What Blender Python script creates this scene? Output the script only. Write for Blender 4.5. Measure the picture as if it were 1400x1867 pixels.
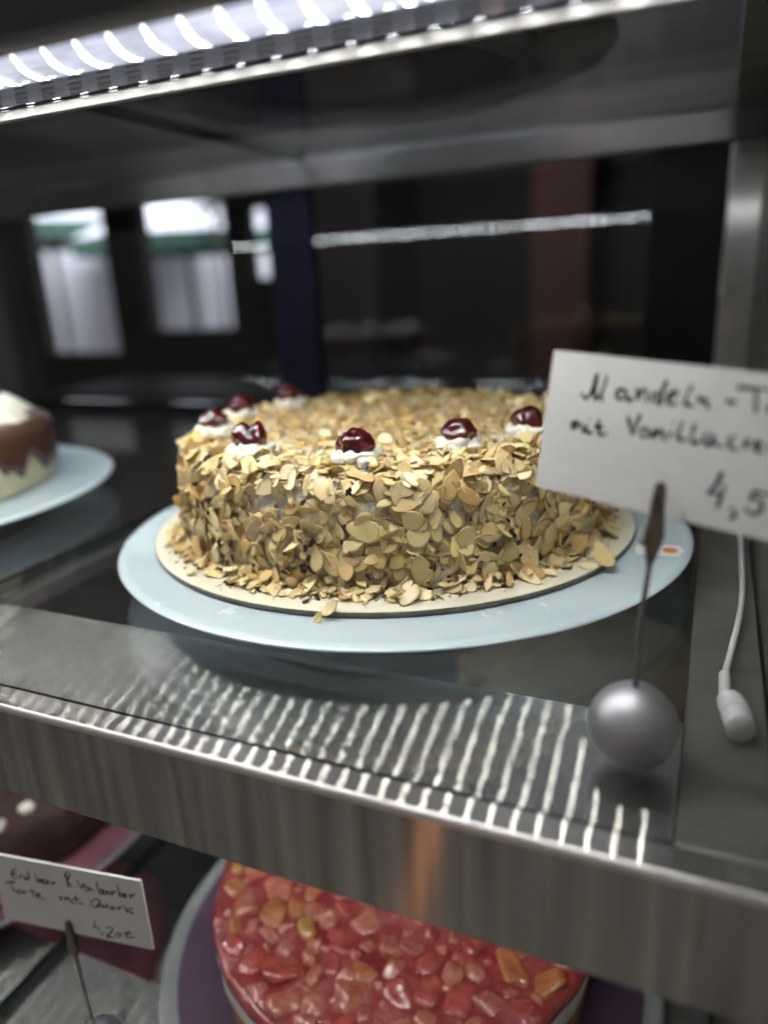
# strength of the world light, the LED chips, their cover, and the daylight outside
WORLD_STR = 0.24; LED_S = 225.0; DIFF_S = 0.95; DAY_W = 820.0; TOP_W = 4.5; LAN = (-.20, -1.20, -.25)
import bpy, bmesh, math, random
import numpy as np
from mathutils import Vector, Matrix, noise, Euler
R = math.radians
rnd = random.Random(7)
for o in list(bpy.data.objects): bpy.data.objects.remove(o)
SC = bpy.context.scene
COL = SC.collection

# ------------------------------------------------------------------ camera
CAMLOC = Vector((0.1613, -0.3827, 0.1546))
CAMROT = Matrix(((0.9168599334556511, -0.07815139432788645, 0.39148463825328594),
                 (0.39627099459225773, 0.29692539296069875, -0.86879491818265),
                 (-0.0483441958104778, 0.9516972578397722, 0.3032081267903226)))
cd = bpy.data.cameras.new('camera'); cam = bpy.data.objects.new('camera', cd); COL.objects.link(cam)
cam.matrix_world = Matrix.Translation(CAMLOC) @ CAMROT.to_4x4()
cd.sensor_fit = 'VERTICAL'; cd.sensor_height = 36.0; cd.sensor_width = 27.0; cd.lens = 1345.0/1867.0*36.0
cd.clip_start = 0.005; cd.clip_end = 60
cd.dof.use_dof = True; cd.dof.focus_distance = 0.303; cd.dof.aperture_fstop = 3.45; cd.dof.aperture_blades = 0
# Blender takes f-stop against the lens in mm, the scene is in metres
SC.camera = cam

# ------------------------------------------------------------------ world, exposure, render
w = bpy.data.worlds.new('World'); SC.world = w; w.use_nodes = True
wt = w.node_tree; bg = wt.nodes['Background']; bg.inputs[1].default_value = WORLD_STR
# the customers' side of the shop: pale floor below, dim ceiling above
_tc = wt.nodes.new('ShaderNodeTexCoord'); _sx = wt.nodes.new('ShaderNodeSeparateXYZ'); wt.links.new(_tc.outputs['Generated'], _sx.inputs[0])
_mr = wt.nodes.new('ShaderNodeMapRange'); _mr.inputs[1].default_value = -.75; _mr.inputs[2].default_value = .35; wt.links.new(_sx.outputs['Z'], _mr.inputs[0])
_cr = wt.nodes.new('ShaderNodeValToRGB'); wt.links.new(_mr.outputs[0], _cr.inputs[0])
for _e, (_p, _c) in zip([_cr.color_ramp.elements[0], _cr.color_ramp.elements[1], _cr.color_ramp.elements.new(.62)],
                        ((0, (1.0, .94, .82, 1)), (1, (.045, .047, .06, 1)), (.66, (.36, .34, .31, 1)))):
    _e.position = _p; _e.color = _c
wt.links.new(_cr.outputs[0], bg.inputs[0])
SC.view_settings.view_transform = 'Standard'; SC.view_settings.look = 'None'
SC.view_settings.exposure = 0.0; SC.view_settings.gamma = 1.0; SC.view_settings.use_curve_mapping = False
cy = SC.cycles
cy.use_denoising = True
try: cy.denoiser = 'OPENIMAGEDENOISE'
except Exception: pass
cy.max_bounces = 14; cy.transparent_max_bounces = 24; cy.diffuse_bounces = 3; cy.glossy_bounces = 6
cy.transmission_bounces = 6; cy.sample_clamp_indirect = 6.0; cy.blur_glossy = 0.3
cy.caustics_reflective = True; cy.caustics_refractive = False

# ------------------------------------------------------------------ helpers
def tag(o, label=None, cat=None, group=None, kind=None):
    if label: o['label'] = label
    if cat: o['category'] = cat
    if group: o['group'] = group
    if kind: o['kind'] = kind
    return o
def thing(name, label, cat, loc=(0, 0, 0), group=None):
    o = bpy.data.objects.new(name, None); COL.objects.link(o); o.location = loc
    o.empty_display_size = .01
    return tag(o, label, cat, group)
def setparent(o, p):
    if p is not None:
        o.parent = p
        M = Matrix.Identity(4); q = p
        loc = Vector((0, 0, 0))
        while q is not None:
            loc += q.location; q = q.parent
        o.matrix_parent_inverse = Matrix.Identity(4)
        o.location = o.location - loc
def link(name, me, m, parent=None, smooth=False, loc=(0, 0, 0)):
    o = bpy.data.objects.new(name, me); COL.objects.link(o); o.location = loc
    if m is not None: me.materials.append(m)
    if smooth:
        me.polygons.foreach_set('use_smooth', [True]*len(me.polygons))
    setparent(o, parent)
    return o
def mesh(name, V, F, m, parent=None, smooth=False, col=None):
    me = bpy.data.meshes.new(name); me.from_pydata([tuple(v) for v in V], [], [tuple(f) for f in F]); me.update()
    if col is not None:
        a = me.color_attributes.new('tint', 'FLOAT_COLOR', 'POINT')
        a.data.foreach_set('color', np.asarray(col, dtype=np.float32).ravel())
    return link(name, me, m, parent, smooth)
def bmobj(name, bm, m, parent=None, smooth=False):
    me = bpy.data.meshes.new(name); bm.to_mesh(me); bm.free(); return link(name, me, m, parent, smooth)
def box(name, x0, x1, y0, y1, z0, z1, m, parent=None, bev=0.0, seg=2):
    bm = bmesh.new(); bmesh.ops.create_cube(bm, size=1)
    for v in bm.verts:
        v.co = Vector(((x0+x1)/2+v.co.x*(x1-x0), (y0+y1)/2+v.co.y*(y1-y0), (z0+z1)/2+v.co.z*(z1-z0)))
    if bev: bmesh.ops.bevel(bm, geom=list(bm.edges), offset=bev, segments=seg, affect='EDGES', profile=.5)
    o = bmobj(name, bm, m, parent)
    if bev:
        o.data.polygons.foreach_set('use_smooth', [len(p.vertices) == 4 and p.area < 3*bev*max(x1-x0, y1-y0, z1-z0) for p in o.data.polygons])
    return o
def lathe(name, prof, m, c=(0, 0, 0), n=128, parent=None, smooth=True, disp=None):
    V = []; F = []; k = len(prof)
    for i in range(n):
        a = 2*math.pi*i/n; ca, sa = math.cos(a), math.sin(a)
        for (r, z) in prof:
            p = Vector((c[0]+r*ca, c[1]+r*sa, c[2]+z))
            if disp: p = disp(p, r, z, a)
            V.append(p)
    for i in range(n):
        j = (i+1) % n
        for t in range(k-1):
            F.append((i*k+t, j*k+t, j*k+t+1, i*k+t+1))
    o = mesh(name, V, F, m, parent, smooth)
    bm = bmesh.new(); bm.from_mesh(o.data); bmesh.ops.remove_doubles(bm, verts=bm.verts, dist=1e-6)
    bmesh.ops.recalc_face_normals(bm, faces=bm.faces); bm.to_mesh(o.data); bm.free()
    return o
def disc_prof(r, z0, z1, bev=.001):
    return [(0, z0), (r-bev, z0), (r-bev*.3, z0+bev*.3), (r, z0+bev), (r, z1-bev), (r-bev*.3, z1-bev*.3), (r-bev, z1), (r*.5, z1), (0, z1)]
def autosmooth(o, ang=40):
    me = o.data
    me.polygons.foreach_set('use_smooth', [True]*len(me.polygons))
    bm = bmesh.new(); bm.from_mesh(me)
    for e in bm.edges:
        e.smooth = not (len(e.link_faces) == 2 and e.calc_face_angle(0) > R(ang))
    bm.to_mesh(me); bm.free()
def catmull(P, n=4):
    P = [Vector(p) for p in P]
    if len(P) < 3: return P
    Q = [P[0]*2-P[1]] + P + [P[-1]*2-P[-2]]; out = []
    for i in range(1, len(Q)-2):
        a, b, c, d = Q[i-1:i+3]
        for j in range(n):
            t = j/n
            out.append(.5*((2*b)+(c-a)*t+(2*a-5*b+4*c-d)*t*t+(3*b-a-3*c+d)*t**3))
    out.append(P[-1]); return out
def tube_vf(P, r, sides=8, V=None, F=None, cap=True):
    if V is None: V, F = [], []
    P = [Vector(p) for p in P]; rr = r if callable(r) else (lambda t: r)
    up = None; base = len(V); n = len(P)
    for i, p in enumerate(P):
        t = (P[min(i+1, n-1)]-P[max(i-1, 0)]).normalized()
        if up is None: up = t.orthogonal().normalized()
        up = (up - t*up.dot(t)).normalized(); s = t.cross(up)
        for k in range(sides):
            a = 2*math.pi*k/sides
            V.append(p+(up*math.cos(a)+s*math.sin(a))*rr(i/(max(1, n-1))))
    for i in range(n-1):
        for k in range(sides):
            F.append((base+i*sides+k, base+i*sides+(k+1) % sides, base+(i+1)*sides+(k+1) % sides, base+(i+1)*sides+k))
    if cap:
        F.append(tuple(base+k for k in reversed(range(sides)))); F.append(tuple(base+(n-1)*sides+k for k in range(sides)))
    return V, F
def tube(name, P, r, m, parent=None, sides=12):
    V, F = tube_vf(P, r, sides); return mesh(name, V, F, m, parent, True)

# ------------------------------------------------------------------ materials
def newmat(name):
    m = bpy.data.materials.new(name); m.use_nodes = True; nt = m.node_tree
    return m, nt, nt.nodes['Principled BSDF'], nt.nodes['Material Output']
def N(nt, t, **kw):
    n = nt.nodes.new(t)
    for k, v in kw.items(): setattr(n, k, v)
    return n
def L(nt, a, b): nt.links.new(a, b)
def math_(nt, op, a, b=None, c=None):
    n = N(nt, 'ShaderNodeMath', operation=op)
    for i, v in enumerate((a, b, c)):
        if v is None: continue
        if isinstance(v, (int, float)): n.inputs[i].default_value = v
        else: L(nt, v, n.inputs[i])
    return n.outputs[0]
def ramp(nt, fac, stops):
    n = N(nt, 'ShaderNodeValToRGB'); L(nt, fac, n.inputs[0]); e = n.color_ramp.elements
    while len(e) < len(stops): e.new(.5)
    for i, (p, c) in enumerate(stops):
        e[i].position = p; e[i].color = (*c, 1)
    return n.outputs[0]
def tex(nt, scale=10, detail=4, rough=.6, vec=None, typ='ShaderNodeTexNoise', mapping=None):
    n = N(nt, typ)
    if typ == 'ShaderNodeTexNoise':
        n.inputs['Detail'].default_value = detail; n.inputs['Roughness'].default_value = rough
    n.inputs['Scale'].default_value = scale
    g = N(nt, 'ShaderNodeTexCoord') if vec is None else None
    src = g.outputs['Object'] if vec is None else vec
    if mapping is not None:
        mp = N(nt, 'ShaderNodeMapping'); mp.inputs['Scale'].default_value = mapping; L(nt, src, mp.inputs[0]); src = mp.outputs[0]
    L(nt, src, n.inputs['Vector'])
    return n
def simple(name, col, rough=.5, metal=0.0, var=0.12, scale=40, bump=0.0, bscale=200, coat=0.0, sss=0.0, sssr=(.01, .006, .003), spec=.5, detail=4, bdist=.001):
    m, nt, b, out = newmat(name)
    t = tex(nt, scale, detail)
    c0 = tuple(max(0, c*(1-var)) for c in col); c1 = tuple(min(1, c*(1+var)) for c in col)
    L(nt, ramp(nt, t.outputs[0], [(.3, c0), (.7, c1)]), b.inputs['Base Color'])
    b.inputs['Roughness'].default_value = rough; b.inputs['Metallic'].default_value = metal
    b.inputs['Specular IOR Level'].default_value = spec
    if coat: b.inputs['Coat Weight'].default_value = coat; b.inputs['Coat Roughness'].default_value = .08
    if sss:
        b.inputs['Subsurface Weight'].default_value = sss; b.inputs['Subsurface Radius'].default_value = sssr; b.inputs['Subsurface Scale'].default_value = .4
    if bump:
        t2 = tex(nt, bscale, 5); bp = N(nt, 'ShaderNodeBump'); bp.inputs['Strength'].default_value = bump
        bp.inputs['Distance'].default_value = bdist
        L(nt, t2.outputs[0], bp.inputs['Height']); L(nt, bp.outputs[0], b.inputs['Normal'])
    return m
def brushed(name, col, axis='x', amp=1.0, rough=.13, dirt_or_refl=.25, aniso=0.9, refl_bands=0.0, dull=0.0, dimple=0.0):
    """brushed steel: the grooves run along `axis`; the fine grooves tilt the normal across them"""
    m, nt, b, out = newmat(name)
    geo = N(nt, 'ShaderNodeNewGeometry')
    S = {'x': (40, 9000, 9000), 'y': (9000, 40, 9000), 'z': (9000, 9000, 40)}[axis]
    t = tex(nt, 1.0, 2, .7, geo.outputs['Position'], mapping=S)
    t3 = tex(nt, 1.0, 3, .6, geo.outputs['Position'], mapping=tuple(s/12 for s in S))
    sub = N(nt, 'ShaderNodeVectorMath', operation='SUBTRACT'); L(nt, t.outputs['Color'], sub.inputs[0]); sub.inputs[1].default_value = (.5, .5, .5)
    sub3 = N(nt, 'ShaderNodeVectorMath', operation='SUBTRACT'); L(nt, t3.outputs['Color'], sub3.inputs[0]); sub3.inputs[1].default_value = (.5, .5, .5)
    k = {'x': (0, 1, 1), 'y': (1, 0, 1), 'z': (1, 1, 0)}[axis]
    mul = N(nt, 'ShaderNodeVectorMath', operation='MULTIPLY'); L(nt, sub.outputs[0], mul.inputs[0]); mul.inputs[1].default_value = tuple(amp*q for q in k)
    mul3 = N(nt, 'ShaderNodeVectorMath', operation='MULTIPLY'); L(nt, sub3.outputs[0], mul3.inputs[0]); mul3.inputs[1].default_value = tuple(.12*amp*q for q in k)
    a0 = N(nt, 'ShaderNodeVectorMath', operation='ADD'); L(nt, mul.outputs[0], a0.inputs[0]); L(nt, mul3.outputs[0], a0.inputs[1])
    add = N(nt, 'ShaderNodeVectorMath', operation='ADD'); L(nt, geo.outputs['Normal'], add.inputs[0]); L(nt, a0.outputs[0], add.inputs[1])
    if dimple:      # patches of small pressed dimples
        sx = N(nt, 'ShaderNodeSeparateXYZ'); L(nt, geo.outputs['Position'], sx.inputs[0])
        mask = math_(nt, 'GREATER_THAN', math_(nt, 'SINE', math_(nt, 'MULTIPLY', sx.outputs[0], 448.8)), 0.1)
        dx_ = math_(nt, 'MULTIPLY', math_(nt, 'SINE', math_(nt, 'MULTIPLY', sx.outputs[0], 3600.0)), math_(nt, 'MULTIPLY', mask, dimple))
        dz_ = math_(nt, 'MULTIPLY', math_(nt, 'SINE', math_(nt, 'MULTIPLY', sx.outputs[2], 3400.0)), math_(nt, 'MULTIPLY', mask, dimple))
        cb_ = N(nt, 'ShaderNodeCombineXYZ'); L(nt, dx_, cb_.inputs[0]); L(nt, dz_, cb_.inputs[2])
        ad2 = N(nt, 'ShaderNodeVectorMath', operation='ADD'); L(nt, add.outputs[0], ad2.inputs[0]); L(nt, cb_.outputs[0], ad2.inputs[1]); add = ad2
    nrm = N(nt, 'ShaderNodeVectorMath', operation='NORMALIZE'); L(nt, add.outputs[0], nrm.inputs[0])
    d = tex(nt, 9, 5, .65, geo.outputs['Position']); dfac = d.outputs[0]
    if refl_bands:  # streaks put into the colour, standing in for LED reflections on the fascia
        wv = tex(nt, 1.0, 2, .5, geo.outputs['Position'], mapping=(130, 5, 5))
        dfac = math_(nt, 'ADD', math_(nt, 'MULTIPLY', dfac, 1-refl_bands), math_(nt, 'MULTIPLY', math_(nt, 'MULTIPLY_ADD', wv.outputs[0], 1.8, -.4), refl_bands))
    crgb = ramp(nt, dfac, [(.3, tuple(c*(1-dirt_or_refl) for c in col)), (.7, tuple(min(1, c*(1+dirt_or_refl*.4)) for c in col))])
    nt.nodes.remove(b)
    g = N(nt, 'ShaderNodeBsdfAnisotropic') if hasattr(bpy.types, 'ShaderNodeBsdfAnisotropic') else N(nt, 'ShaderNodeBsdfGlossy')
    g.distribution = 'GGX'
    L(nt, crgb, g.inputs['Color']); g.inputs['Roughness'].default_value = rough; g.inputs['Anisotropy'].default_value = aniso
    tg = N(nt, 'ShaderNodeCombineXYZ'); tg.inputs['xyz'.index(axis)].default_value = 1.0
    L(nt, tg.outputs[0], g.inputs['Tangent']); L(nt, nrm.outputs[0], g.inputs['Normal']); last = g.outputs[0]
    if dull:        # handled, slightly greasy steel: part of the light scatters evenly
        df = N(nt, 'ShaderNodeBsdfDiffuse'); L(nt, crgb, df.inputs[0]); ms = N(nt, 'ShaderNodeMixShader'); ms.inputs[0].default_value = dull
        L(nt, last, ms.inputs[1]); L(nt, df.outputs[0], ms.inputs[2]); last = ms.outputs[0]
    L(nt, last, out.inputs[0])
    return m
def thinglass(name, tint=(.93, .96, .95), f0=.04, rough=0.0, haze=0.0, smear=0.0, smearcol=(.5, .5, .5)):
    """a clear pane: Schlick reflection over straight-through transmission"""
    m, nt, b, out = newmat(name); nt.nodes.remove(b)
    geo = N(nt, 'ShaderNodeNewGeometry')
    dt = N(nt, 'ShaderNodeVectorMath', operation='DOT_PRODUCT'); L(nt, geo.outputs['Normal'], dt.inputs[0]); L(nt, geo.outputs['Incoming'], dt.inputs[1])
    c = math_(nt, 'ABSOLUTE', dt.outputs['Value']); p = math_(nt, 'POWER', math_(nt, 'SUBTRACT', 1.0, c), 5.0)
    f = math_(nt, 'ADD', math_(nt, 'MULTIPLY', p, 1-f0), f0)
    tr = N(nt, 'ShaderNodeBsdfTransparent'); tr.inputs[0].default_value = (*tint, 1)
    gl = N(nt, 'ShaderNodeBsdfGlossy'); gl.inputs['Roughness'].default_value = rough; gl.inputs[0].default_value = (1, 1, 1, 1)
    mx = N(nt, 'ShaderNodeMixShader'); L(nt, f, mx.inputs[0]); L(nt, tr.outputs[0], mx.inputs[1]); L(nt, gl.outputs[0], mx.inputs[2])
    last = mx.outputs[0]
    if smear:
        df = N(nt, 'ShaderNodeBsdfDiffuse'); df.inputs[0].default_value = (*smearcol, 1)
        t = tex(nt, 16, 6, .7, geo.outputs['Position']); mm = N(nt, 'ShaderNodeMixShader')
        L(nt, math_(nt, 'MULTIPLY', t.outputs[0], smear), mm.inputs[0]); L(nt, last, mm.inputs[1]); L(nt, df.outputs[0], mm.inputs[2]); last = mm.outputs[0]
    L(nt, last, out.inputs[0]); return m
def emit(name, col, s, oneside=False):
    m, nt, b, out = newmat(name); b.inputs['Base Color'].default_value = (*col, 1)
    b.inputs['Emission Color'].default_value = (*col, 1); b.inputs['Emission Strength'].default_value = s; b.inputs['Roughness'].default_value = .4
    if oneside:     # a chip shines from its front face only
        g = N(nt, 'ShaderNodeNewGeometry'); L(nt, math_(nt, 'MULTIPLY', math_(nt, 'SUBTRACT', 1.0, g.outputs['Backfacing']), s), b.inputs['Emission Strength'])
    return m
STEEL_X = brushed('steel_brushed_along', (.36, .35, .33), 'x', .10, .17, .25, .94, dull=.10)
STEEL_DARK = brushed('steel_dull_fascia', (.42, .40, .37), 'x', .8, .26, aniso=.85, dirt_or_refl=.35, refl_bands=.6)
STEEL_Y = brushed('steel_side', (.36, .345, .31), 'y', .8, .30, aniso=.8, dirt_or_refl=.4, dull=.22)
STEEL_POST = brushed('steel_post', (.48, .46, .43), 'z', .8, .30, aniso=.8, dirt_or_refl=.4, dull=.22)
STEEL_TRIM = simple('satin_aluminium', (.22, .22, .215), .4, 1.0, .05)
STEEL_LIP = simple('steel_bright_lip', (.62, .61, .58), .42, 1.0, .1, 60)  # unbrushed and paler, so the lip carries one unbroken bright highlight
GLASS = thinglass('clear_shelf_glass', (.965, .975, .97), .045, 0.0, smear=.007)
FASCIA_TOP = simple('shaded_fascia', (.040, .038, .044), .45, 0, .2, 12)  # same steel as the lower fascias; its shade is put into the colour
GLASS_EDGE = simple('glass_cut_edge', (.03, .04, .038), .15, 0, .2)
DOORGLASS = thinglass('door_glass', (.80, .82, .84), .03)
BLACK = simple('black_lacquer', (.005, .005, .006), .5, 0, .2, spec=.12)
NAVY = simple('navy_lacquer', (.004, .005, .016), .5, 0, .2, spec=.15)
DARKGREY = simple('dark_grey_paint', (.05, .05, .05), .5, 0, .25)

# ------------------------------------------------------------------ display case
case = thing('display_case', 'steel and glass refrigerated cake counter with three glass shelves and lit edges', 'display case', (0, 0, -.5))
LX, RX = -.75, .1615
def shelf(z0, fasc=.043, mat=None):
    """front steel frame (tray + lip + fascia) and the glass on it"""
    # cross section in y,z: tray strip, step up, lip, fascia, return flange
    sec = [(-.128, z0-.0062), (-.1992, z0-.0062), (-.1996, z0-.0004), (-.2092, z0)]
    for i in range(7):
        a = R(90*i/6); sec.append((-.2094-.0024*math.sin(a), z0-.0024+.0024*math.cos(a)))
    sec += [(-.2118, z0-fasc+.0012), (-.2114, z0-fasc+.0003), (-.2104, z0-fasc), (-.200, z0-fasc), (-.200, z0-fasc+.0012), (-.2092, z0-fasc+.0012),
            (-.2092, z0-.009), (-.128, z0-.009), (-.128, z0-.0062)]
    X0, X1 = -.78, .30
    V = []; F = []; k = len(sec); n = 2
    for x in (X0, X1):
        for (y, z) in sec: V.append((x, y, z))
    for i in range(k-1): F.append((i, i+1, k+i+1, k+i))
    o = mesh('shelf_frame', V, F, STEEL_X, case)
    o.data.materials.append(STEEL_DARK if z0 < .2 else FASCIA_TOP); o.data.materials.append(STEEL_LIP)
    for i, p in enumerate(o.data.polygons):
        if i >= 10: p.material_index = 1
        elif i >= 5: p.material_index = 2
        p.use_smooth = (3 <= i <= 13)
    for (x0, x1) in ((-.197, RX), (-.745, -.2015)):
        g = box('glass_shelf', x0, x1, -.1988, .362, z0-.006, z0, GLASS, case)
        # cut edges
        g.data.materials.append(GLASS_EDGE)
        for p in g.data.polygons:
            if abs(p.normal.z) < .5: p.material_index = 1
    return o
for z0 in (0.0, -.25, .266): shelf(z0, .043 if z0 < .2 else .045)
for z0 in (0.0, -.25, .266):
    box('side_ledge', .1622, .1888, -.1985, .372, z0-.010, z0-.0008, STEEL_Y, case, .0008)
box('shelf_bearer', -.1975-.012, -.1975+.012, -.127, .36, -.0165, -.0065, DARKGREY, case, .001)
box('side_wall', .1905, .1965, -.198, .39, -.6, .6, STEEL_Y, case)
box('corner_post', .1700, .1960, -.2142, -.2122, -.6, -.0478, STEEL_POST, case, .0006)
box('rear_rail', -.75, .1900, .262, .270, .236, .2595, brushed('steel_rail', (.15, .15, .148), 'x', .5, .28, aniso=.8), case, .002)
box('header', -.75, .1900, .372, .40, .262, .60, simple('header_grey', (.06, .06, .058), .4, .4, .2), case, .002)
box('rear_sill', -.75, .1900, .372, .40, -.02, .012, BLACK, case, .002)
box('door_stile', .099, .1622, .380, .392, .0125, .2615, BLACK, case, .001)
box('door_stile', -.308, -.253, .380, .392, .0125, .2615, NAVY, case, .001)
box('rear_post', .1626, .1900, .376, .392, -.24, .2615, STEEL_POST, case, .001)
box('door_glass', -.2525, .0985, .384, .389, .0125, .2615, DOORGLASS, case)
box('door_glass', -.75, -.3085, .384, .389, .0125, .2615, DOORGLASS, case)
box('case_ceiling', -.75, .19, -.2, .39, .53, .54, simple('ceiling_panel', (.55, .56, .60), .6, 0, .1), case)
box('case_floor', -.75, .19, -.2, .39, -.60, -.585, DARKGREY, case)
box('rear_wall', -.75, .19, .392, .40, -.6, -.0205, simple('rear_wall_steel', (.07, .065, .06), .45, .5, .3), case)

# ------------------------------------------------------------------ LED light bars (the lamps of the case)
LED = emit('led_chip', (1.0, .985, .93), LED_S*1.9, True)
STREAK = emit('led_streak', (1.0, .99, .95), 3.2, True)
LED_DIM = emit('led_chip_dim', (1.0, .96, .88), LED_S*.55, True)
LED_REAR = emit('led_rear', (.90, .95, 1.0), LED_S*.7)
def diffuser_mat():
    m, nt, b, out = newmat('light_diffuser')
    geo = N(nt, 'ShaderNodeNewGeometry')
    t = tex(nt, 1.0, 3, .6, geo.outputs['Position'], mapping=(60, 900, 400))
    t2 = tex(nt, 45, 4, .6, geo.outputs['Position'])
    c = ramp(nt, t.outputs[0], [(.3, (.62, .68, .90)), (.7, (.86, .90, 1.0))])
    b.inputs['Base Color'].default_value = (.30, .32, .38, 1); L(nt, c, b.inputs['Emission Color'])
    L(nt, math_(nt, 'MULTIPLY_ADD', t2.outputs[0], 1.3*DIFF_S, .25*DIFF_S), b.inputs['Emission Strength'])
    b.inputs['Roughness'].default_value = .18; b.inputs['Coat Weight'].default_value = .6
    return m
DIFF = diffuser_mat()
SCREEN = brushed('bar_reflector', (.30, .30, .29), 'x', .5, .16, .1, .85, dimple=.35)
def light_bar(z0, label, led=None):
    led = led or LED; me2 = None; me3 = None
    t = thing('led_light_bar', label, 'light bar', (-.3, -.15, z0), 'light bars under the shelf fronts')
    xa, xb = -.72, .152
    box('housing', xa, xb, -.1780, -.1385, z0+.0022, z0+.0165, simple('bar_housing', (.25, .25, .26), .4, .6), t, .001)
    # gently bowed clear cover that glows
    PR = [(-.1740, .0012), (-.1722, -.0005), (-.1704, -.0022), (-.1688, -.0040), (-.1668, -.0056), (-.1645, -.0067), (-.1615, -.0074), (-.1580, -.0076), (-.1545, -.0074), (-.1510, -.0066), (-.1480, -.0050)]
    V = []; F = []; n = 10
    for x in (xa, xb):
        for i in range(n+1):
            y, z = PR[i]; V.append((x, y+.0004, z0+z+.0005))
    for i in range(n): F.append((i, i+1, n+1+i+1, n+1+i))
    mesh('diffuser', V, F, DIFF, t, True)
    box('reflector', xa, xb, -.1398, -.1386, z0-.0092, z0+.001, SCREEN, t)
    # punched slots in the reflector: rows of small bright pegs catching the light
    box('seam', xa, xb, -.1404, -.1396, z0-.0103, z0-.0094, BLACK, t)
    box('trim_strip', xa, xb, -.1412, -.1386, z0-.0145, z0-.0105, STEEL_TRIM, t, .0006)
    k = 0; x = xb-.006
    me = None
    while x > xa+.01:
        if me is None:
            V = []; F = []; m_ = 3
            for s, wx in ((0, -.00105), (1, .00105)):
                for i in range(m_+1):
                    V.append((wx, PR[i+4][0], PR[i+4][1]-.00025))
            for i in range(m_): F.append((i, i+1, m_+1+i+1, m_+1+i))
            me = bpy.data.meshes.new('led_chip'); me.from_pydata(V, [], F); me.update(); me.materials.append(led)
            for p in me.polygons: p.use_smooth = True
        o = bpy.data.objects.new('led_chip', me); COL.objects.link(o); o.parent = t
        o.location = Vector((x, 0, z0)) - t.location
        if me3 is None:     # the cover smears each chip into a soft streak
            V = []; F = []; mm = 7
            for wx in (-.0013, 0, .0013):
                for i in range(mm+1):
                    tp = .55+.45*math.sin(math.pi*i/mm); V.append((wx*tp, PR[i+1][0], PR[i+1][1]))
            for s_ in range(2):
                for i in range(mm): a_ = s_*(mm+1)+i; F.append((a_, a_+1, a_+mm+2, a_+mm+1))
            me3 = bpy.data.meshes.new('led_streak'); me3.from_pydata(V, [], F); me3.update(); me3.materials.append(STREAK)
        o = bpy.data.objects.new('led_streak', me3); COL.objects.link(o); o.parent = t
        o.location = Vector((x, 0, z0)) - t.location
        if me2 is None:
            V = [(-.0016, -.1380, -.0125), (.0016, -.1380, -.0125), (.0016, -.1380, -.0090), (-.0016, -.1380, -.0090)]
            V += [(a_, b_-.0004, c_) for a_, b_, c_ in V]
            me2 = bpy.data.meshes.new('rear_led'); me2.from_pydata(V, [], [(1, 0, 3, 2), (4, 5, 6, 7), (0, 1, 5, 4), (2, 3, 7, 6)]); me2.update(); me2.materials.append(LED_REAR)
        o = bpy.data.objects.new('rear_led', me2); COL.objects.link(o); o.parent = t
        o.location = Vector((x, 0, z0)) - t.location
        x -= .0140; k += 1
    return t
light_bar(.2350, 'glowing white light bar under the front of the top shelf')
light_bar(-.0270, 'hidden white light bar under the middle shelf, lighting the strawberry cake', LED_DIM)
light_bar(.4930, 'light bar at the very top of the case, above the top shelf', LED)

# added fill lamp, unseen: brightens the ceiling panel seen from below through the glass
tl = bpy.data.lights.new('ceiling_fill', 'AREA'); tl.energy = TOP_W; tl.shape = 'RECTANGLE'; tl.size = .5; tl.size_y = .2; tl.color = (.90, .93, 1.0)
to = bpy.data.objects.new('ceiling_fill', tl); COL.objects.link(to); to.location = (-.2, .10, .40); to.rotation_euler = (R(180), 0, 0)
# ------------------------------------------------------------------ cake plates
def plate_mat():
    m, nt, b, out = newmat('frosted_glass_plate')
    t = tex(nt, 14, 5, .6)
    L(nt, ramp(nt, t.outputs[0], [(.3, (.545, .655, .70)), (.75, (.56, .67, .715))]), b.inputs['Base Color'])
    t2 = tex(nt, 30, 6, .65)
    L(nt, math_(nt, 'MULTIPLY_ADD', t2.outputs[0], .12, .20), b.inputs['Roughness'])
    b.inputs['Coat Weight'].default_value = .5; b.inputs['Coat Roughness'].default_value = .12
    b.inputs['Subsurface Weight'].default_value = .25; b.inputs['Subsurface Radius'].default_value = (.3, .5, .6); b.inputs['Subsurface Scale'].default_value = .01
    return m
PLATE = plate_mat()
PLATE_DARK = simple('dark_plate', (.012, .016, .028), .25, 0, .3)
FOOT = simple('plate_foot', (.10, .11, .11), .4, .2)
def plate(label, c, r, m=None, foot=.11, h=.0145, th=.0030, z0=0.0):
    t = thing('cake_plate', label, 'plate', (c[0], c[1], z0))
    zt = z0+h+th
    prof = [(0, h), (r-.0042, h), (r-.0005, h+.0010), (r, h+.0017), (r-.0004, h+.0023), (r-.0050, h+th), (r-.0056, h+th-.00015), (r*.5, h+th-.0001), (0, h+th-.0001)]
    lathe('dish', prof, m or PLATE, (c[0], c[1], z0), 200, t)
    lathe('foot_ring', [(foot-.012, .0003), (foot, .0003), (foot, h*.7), (foot-.004, h), (foot-.016, h), (foot-.012, .0003)], FOOT, (c[0], c[1], z0), 96, t)
    return t
def board(name, label, c, r, z0, th, top, side, parent=None):
    t = thing(name, label, 'cake board', (c[0], c[1], z0))
    lathe('board_core', [(0, 0), (r-.0006, 0), (r, .0006), (r, th-.0005), (r-.0004, th-.0003), (0, th-.0003)], side, (c[0], c[1], z0), 200, t)
    lathe('board_surface', [(r-.0002, th-.00028), (r-.0005, th+.0001), (r-.002, th+.0001), (0, th+.0001)], top, (c[0], c[1], z0), 200, t)
    return t
main_plate = plate('pale blue frosted glass plate under the almond cake', (0, 0), .160)
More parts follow.
